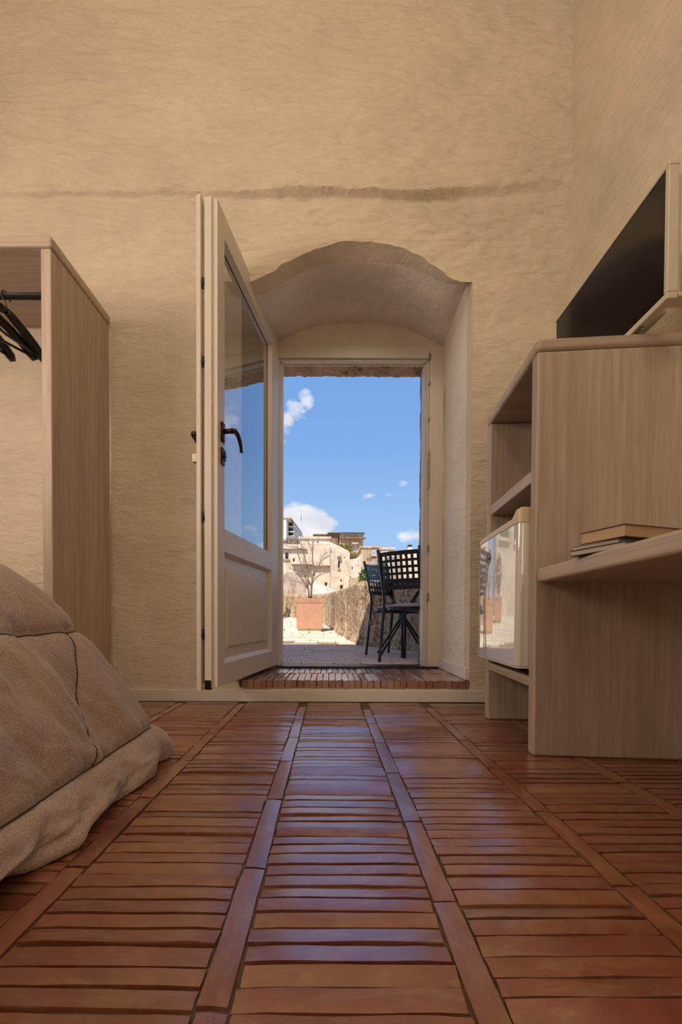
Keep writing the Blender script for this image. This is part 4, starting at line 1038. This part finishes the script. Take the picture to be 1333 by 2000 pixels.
# palazzo
def ex_pal(t, x0, x1, z0, z1, cx):
    q = H(664, 711, 1050, 1052, 74.6); MB().box((q[0]-cx, -.7, q[2]-z0), (q[1]-cx+.4, .02, q[3]-z0)).obj('cornice', HOUSE3, t)
    q = H(687.5, 700.5, 1060, 1063.5, 75); m_ = (q[0]+q[1])/2-cx
    MB().prism([(q[0]-cx, q[2]-z0), (q[1]-cx, q[2]-z0), (m_+.6, q[3]-z0), (m_-.6, q[3]-z0)], 'y', -.4, .05).obj('pediment', HOUSE2, t)
house('brown stone palace tower with a shallow hipped roof and white shuttered window, on the hilltop', (664, 710, 1041, 1100), 75, 10, HOUSE2,
      [(690, 699, 1063.5, 1075, 'white'), (692, 695, 1045, 1047.5), (677.5, 680, 1044.5, 1046.5), (667.5, 672, 1058, 1060)], roof=1.1, extra=ex_pal, name='palace')
house('darker middle wing of the hilltop palace under a low tiled roof', (642.5, 661, 1041.5, 1090), 79, 7, HOUSE3, [(646, 648, 1046, 1049)], roof=1.1, name='palace_wing')
house('dark low left wing of the hilltop palace', (613, 640, 1045.5, 1075), 82, 4, HOUSE3, [(616, 618, 1051, 1053)], roof='flat', name='palace_wing')
# block on the right
house('tan flat-roofed apartment house with two small balconies, between palace and chairs', (706, 744, 1070, 1112), 65, 9, HOUSE2,
      [(728.5, 733, 1078, 1087.5, 'white', ('balcony',)), (728.5, 733, 1095, 1104, 'white', ('balcony',))], roof='flat')
house('pale flat-roofed house partly behind the nearer chair', (745, 770, 1073, 1125), 60, 4, HOUSE, [(759, 765, 1076, 1081), (752, 756, 1095, 1102)], roof='flat')
house('whitish low house seen through the chair back', (762, 830, 1088, 1135), 48, 10, HOUSEW, [(775, 780, 1100, 1106), (792, 796, 1098, 1104, 'green'), (806, 810, 1108, 1113)], roof='flat')
def ex_ch(t, x0, x1, z0, z1, cx):
    q = H(801.5, 809.5, 1064, 1076, 41); m_ = MB().box((q[0]-cx, 1, z1-z0-.3), (q[1]-cx, 1.5, q[3]-z0)); ch = m_.obj('chimney', HOUSEW, t)
    MB().box((q[0]-cx-.05, .95, q[3]-z0+.02), (q[1]-cx+.05, 1.55, q[3]-z0+.06)).obj('chimney_cap', BLACKM, ch)
    MB().box((q[0]-cx+.02, 1.0, q[3]-z0+.06), (q[1]-cx-.02, 1.5, q[3]-z0+.2)).obj('chimney_cowl', DARKW, ch)
house('pale house with a dark-capped white chimney at the right edge of the door view', (786, 845, 1076, 1100), 41, 6, HOUSE, [(790, 794, 1082, 1086)], extra=ex_ch)
MB_r = MB()
for k in range(4): MB_r.box((atY(712+k*4, 1067, 64).x-.06, 64, atY(700, 1071, 64).z), (atY(712+k*4, 1067, 64).x+.06, 64.1, atY(700, 1066, 64).z))
ae = MB_r.obj('roof_posts', HOUSEW, label='short white posts on the flat roof of the tan apartment house', category='posts')
# ochre house up the street on the left, behind the open door leaf
oh = thing('house', 'pale stone house with green windows on the left side of the street', 'building', (-4.6, 12.6, 0))
m = MB().box((-3.5, 0, 0), (2.62, 1.5, 4.3)); m.obj('wall', HOUSE, oh)
for x_ in (-2.0, .2, 1.9):
    w_o = MB().box((x_-.4, -.05, 3.0), (x_+.4, .02, 4.0)).obj('window', GREENW, oh); MB().box((x_-.5, -.10, 2.9), (x_+.5, .0, 3.0)).obj('sill', PAVE, w_o)
# plants in the distance
def bush(name, label, c, rad, size, n, mat, seed, cat='bush', drop=1.0):
    t = thing(name, label, cat, tuple(c)); leaves(n, (0, 0, 0), rad, size, seed).obj('foliage', mat, t); MB().tube([(0, 0, -rad[2]-drop), (0, 0, rad[2]*.4)], rad[0]*.05, 5).obj('stem', BARK, t)
bush('hedge_bush', 'yellow-green bush growing behind the parapet, left of the chairs', atY(722, 1128, 11.5), (.32, .4, .28), .045, 1500, LEAF, 5)
bush('hedge_bush', 'taller yellow-green bush behind the parapet, partly behind the nearer chair', atY(743, 1116, 13), (.30, .5, .26), .045, 1300, LEAF, 6)
bush('hedge_bush', 'green bush behind the parapet seen between the chair backs', atY(712, 1137, 10), (.14, .2, .12), .035, 500, LEAF, 8)
bush('grass_bank', 'ochre dry grass bank below the palace', atY(672, 1071, 60), (1.6, 1.5, .75), .16, 1200, DRYG, 9, 'grass')
bush('grass_bank', 'ochre dry grass tuft on the wall top under the palace window', atY(690, 1086, 50), (.75, .6, .5), .11, 700, DRYG, 10, 'grass')
bush('grass_bank', 'scrubby dark vegetation on the slope below the apartment block', atY(570, 1060, 85), (3.2, 2, .9), .22, 700, stone('scrub', (.30, .22, .17), (.2, .14, .1)), 11, 'scrub', 8)
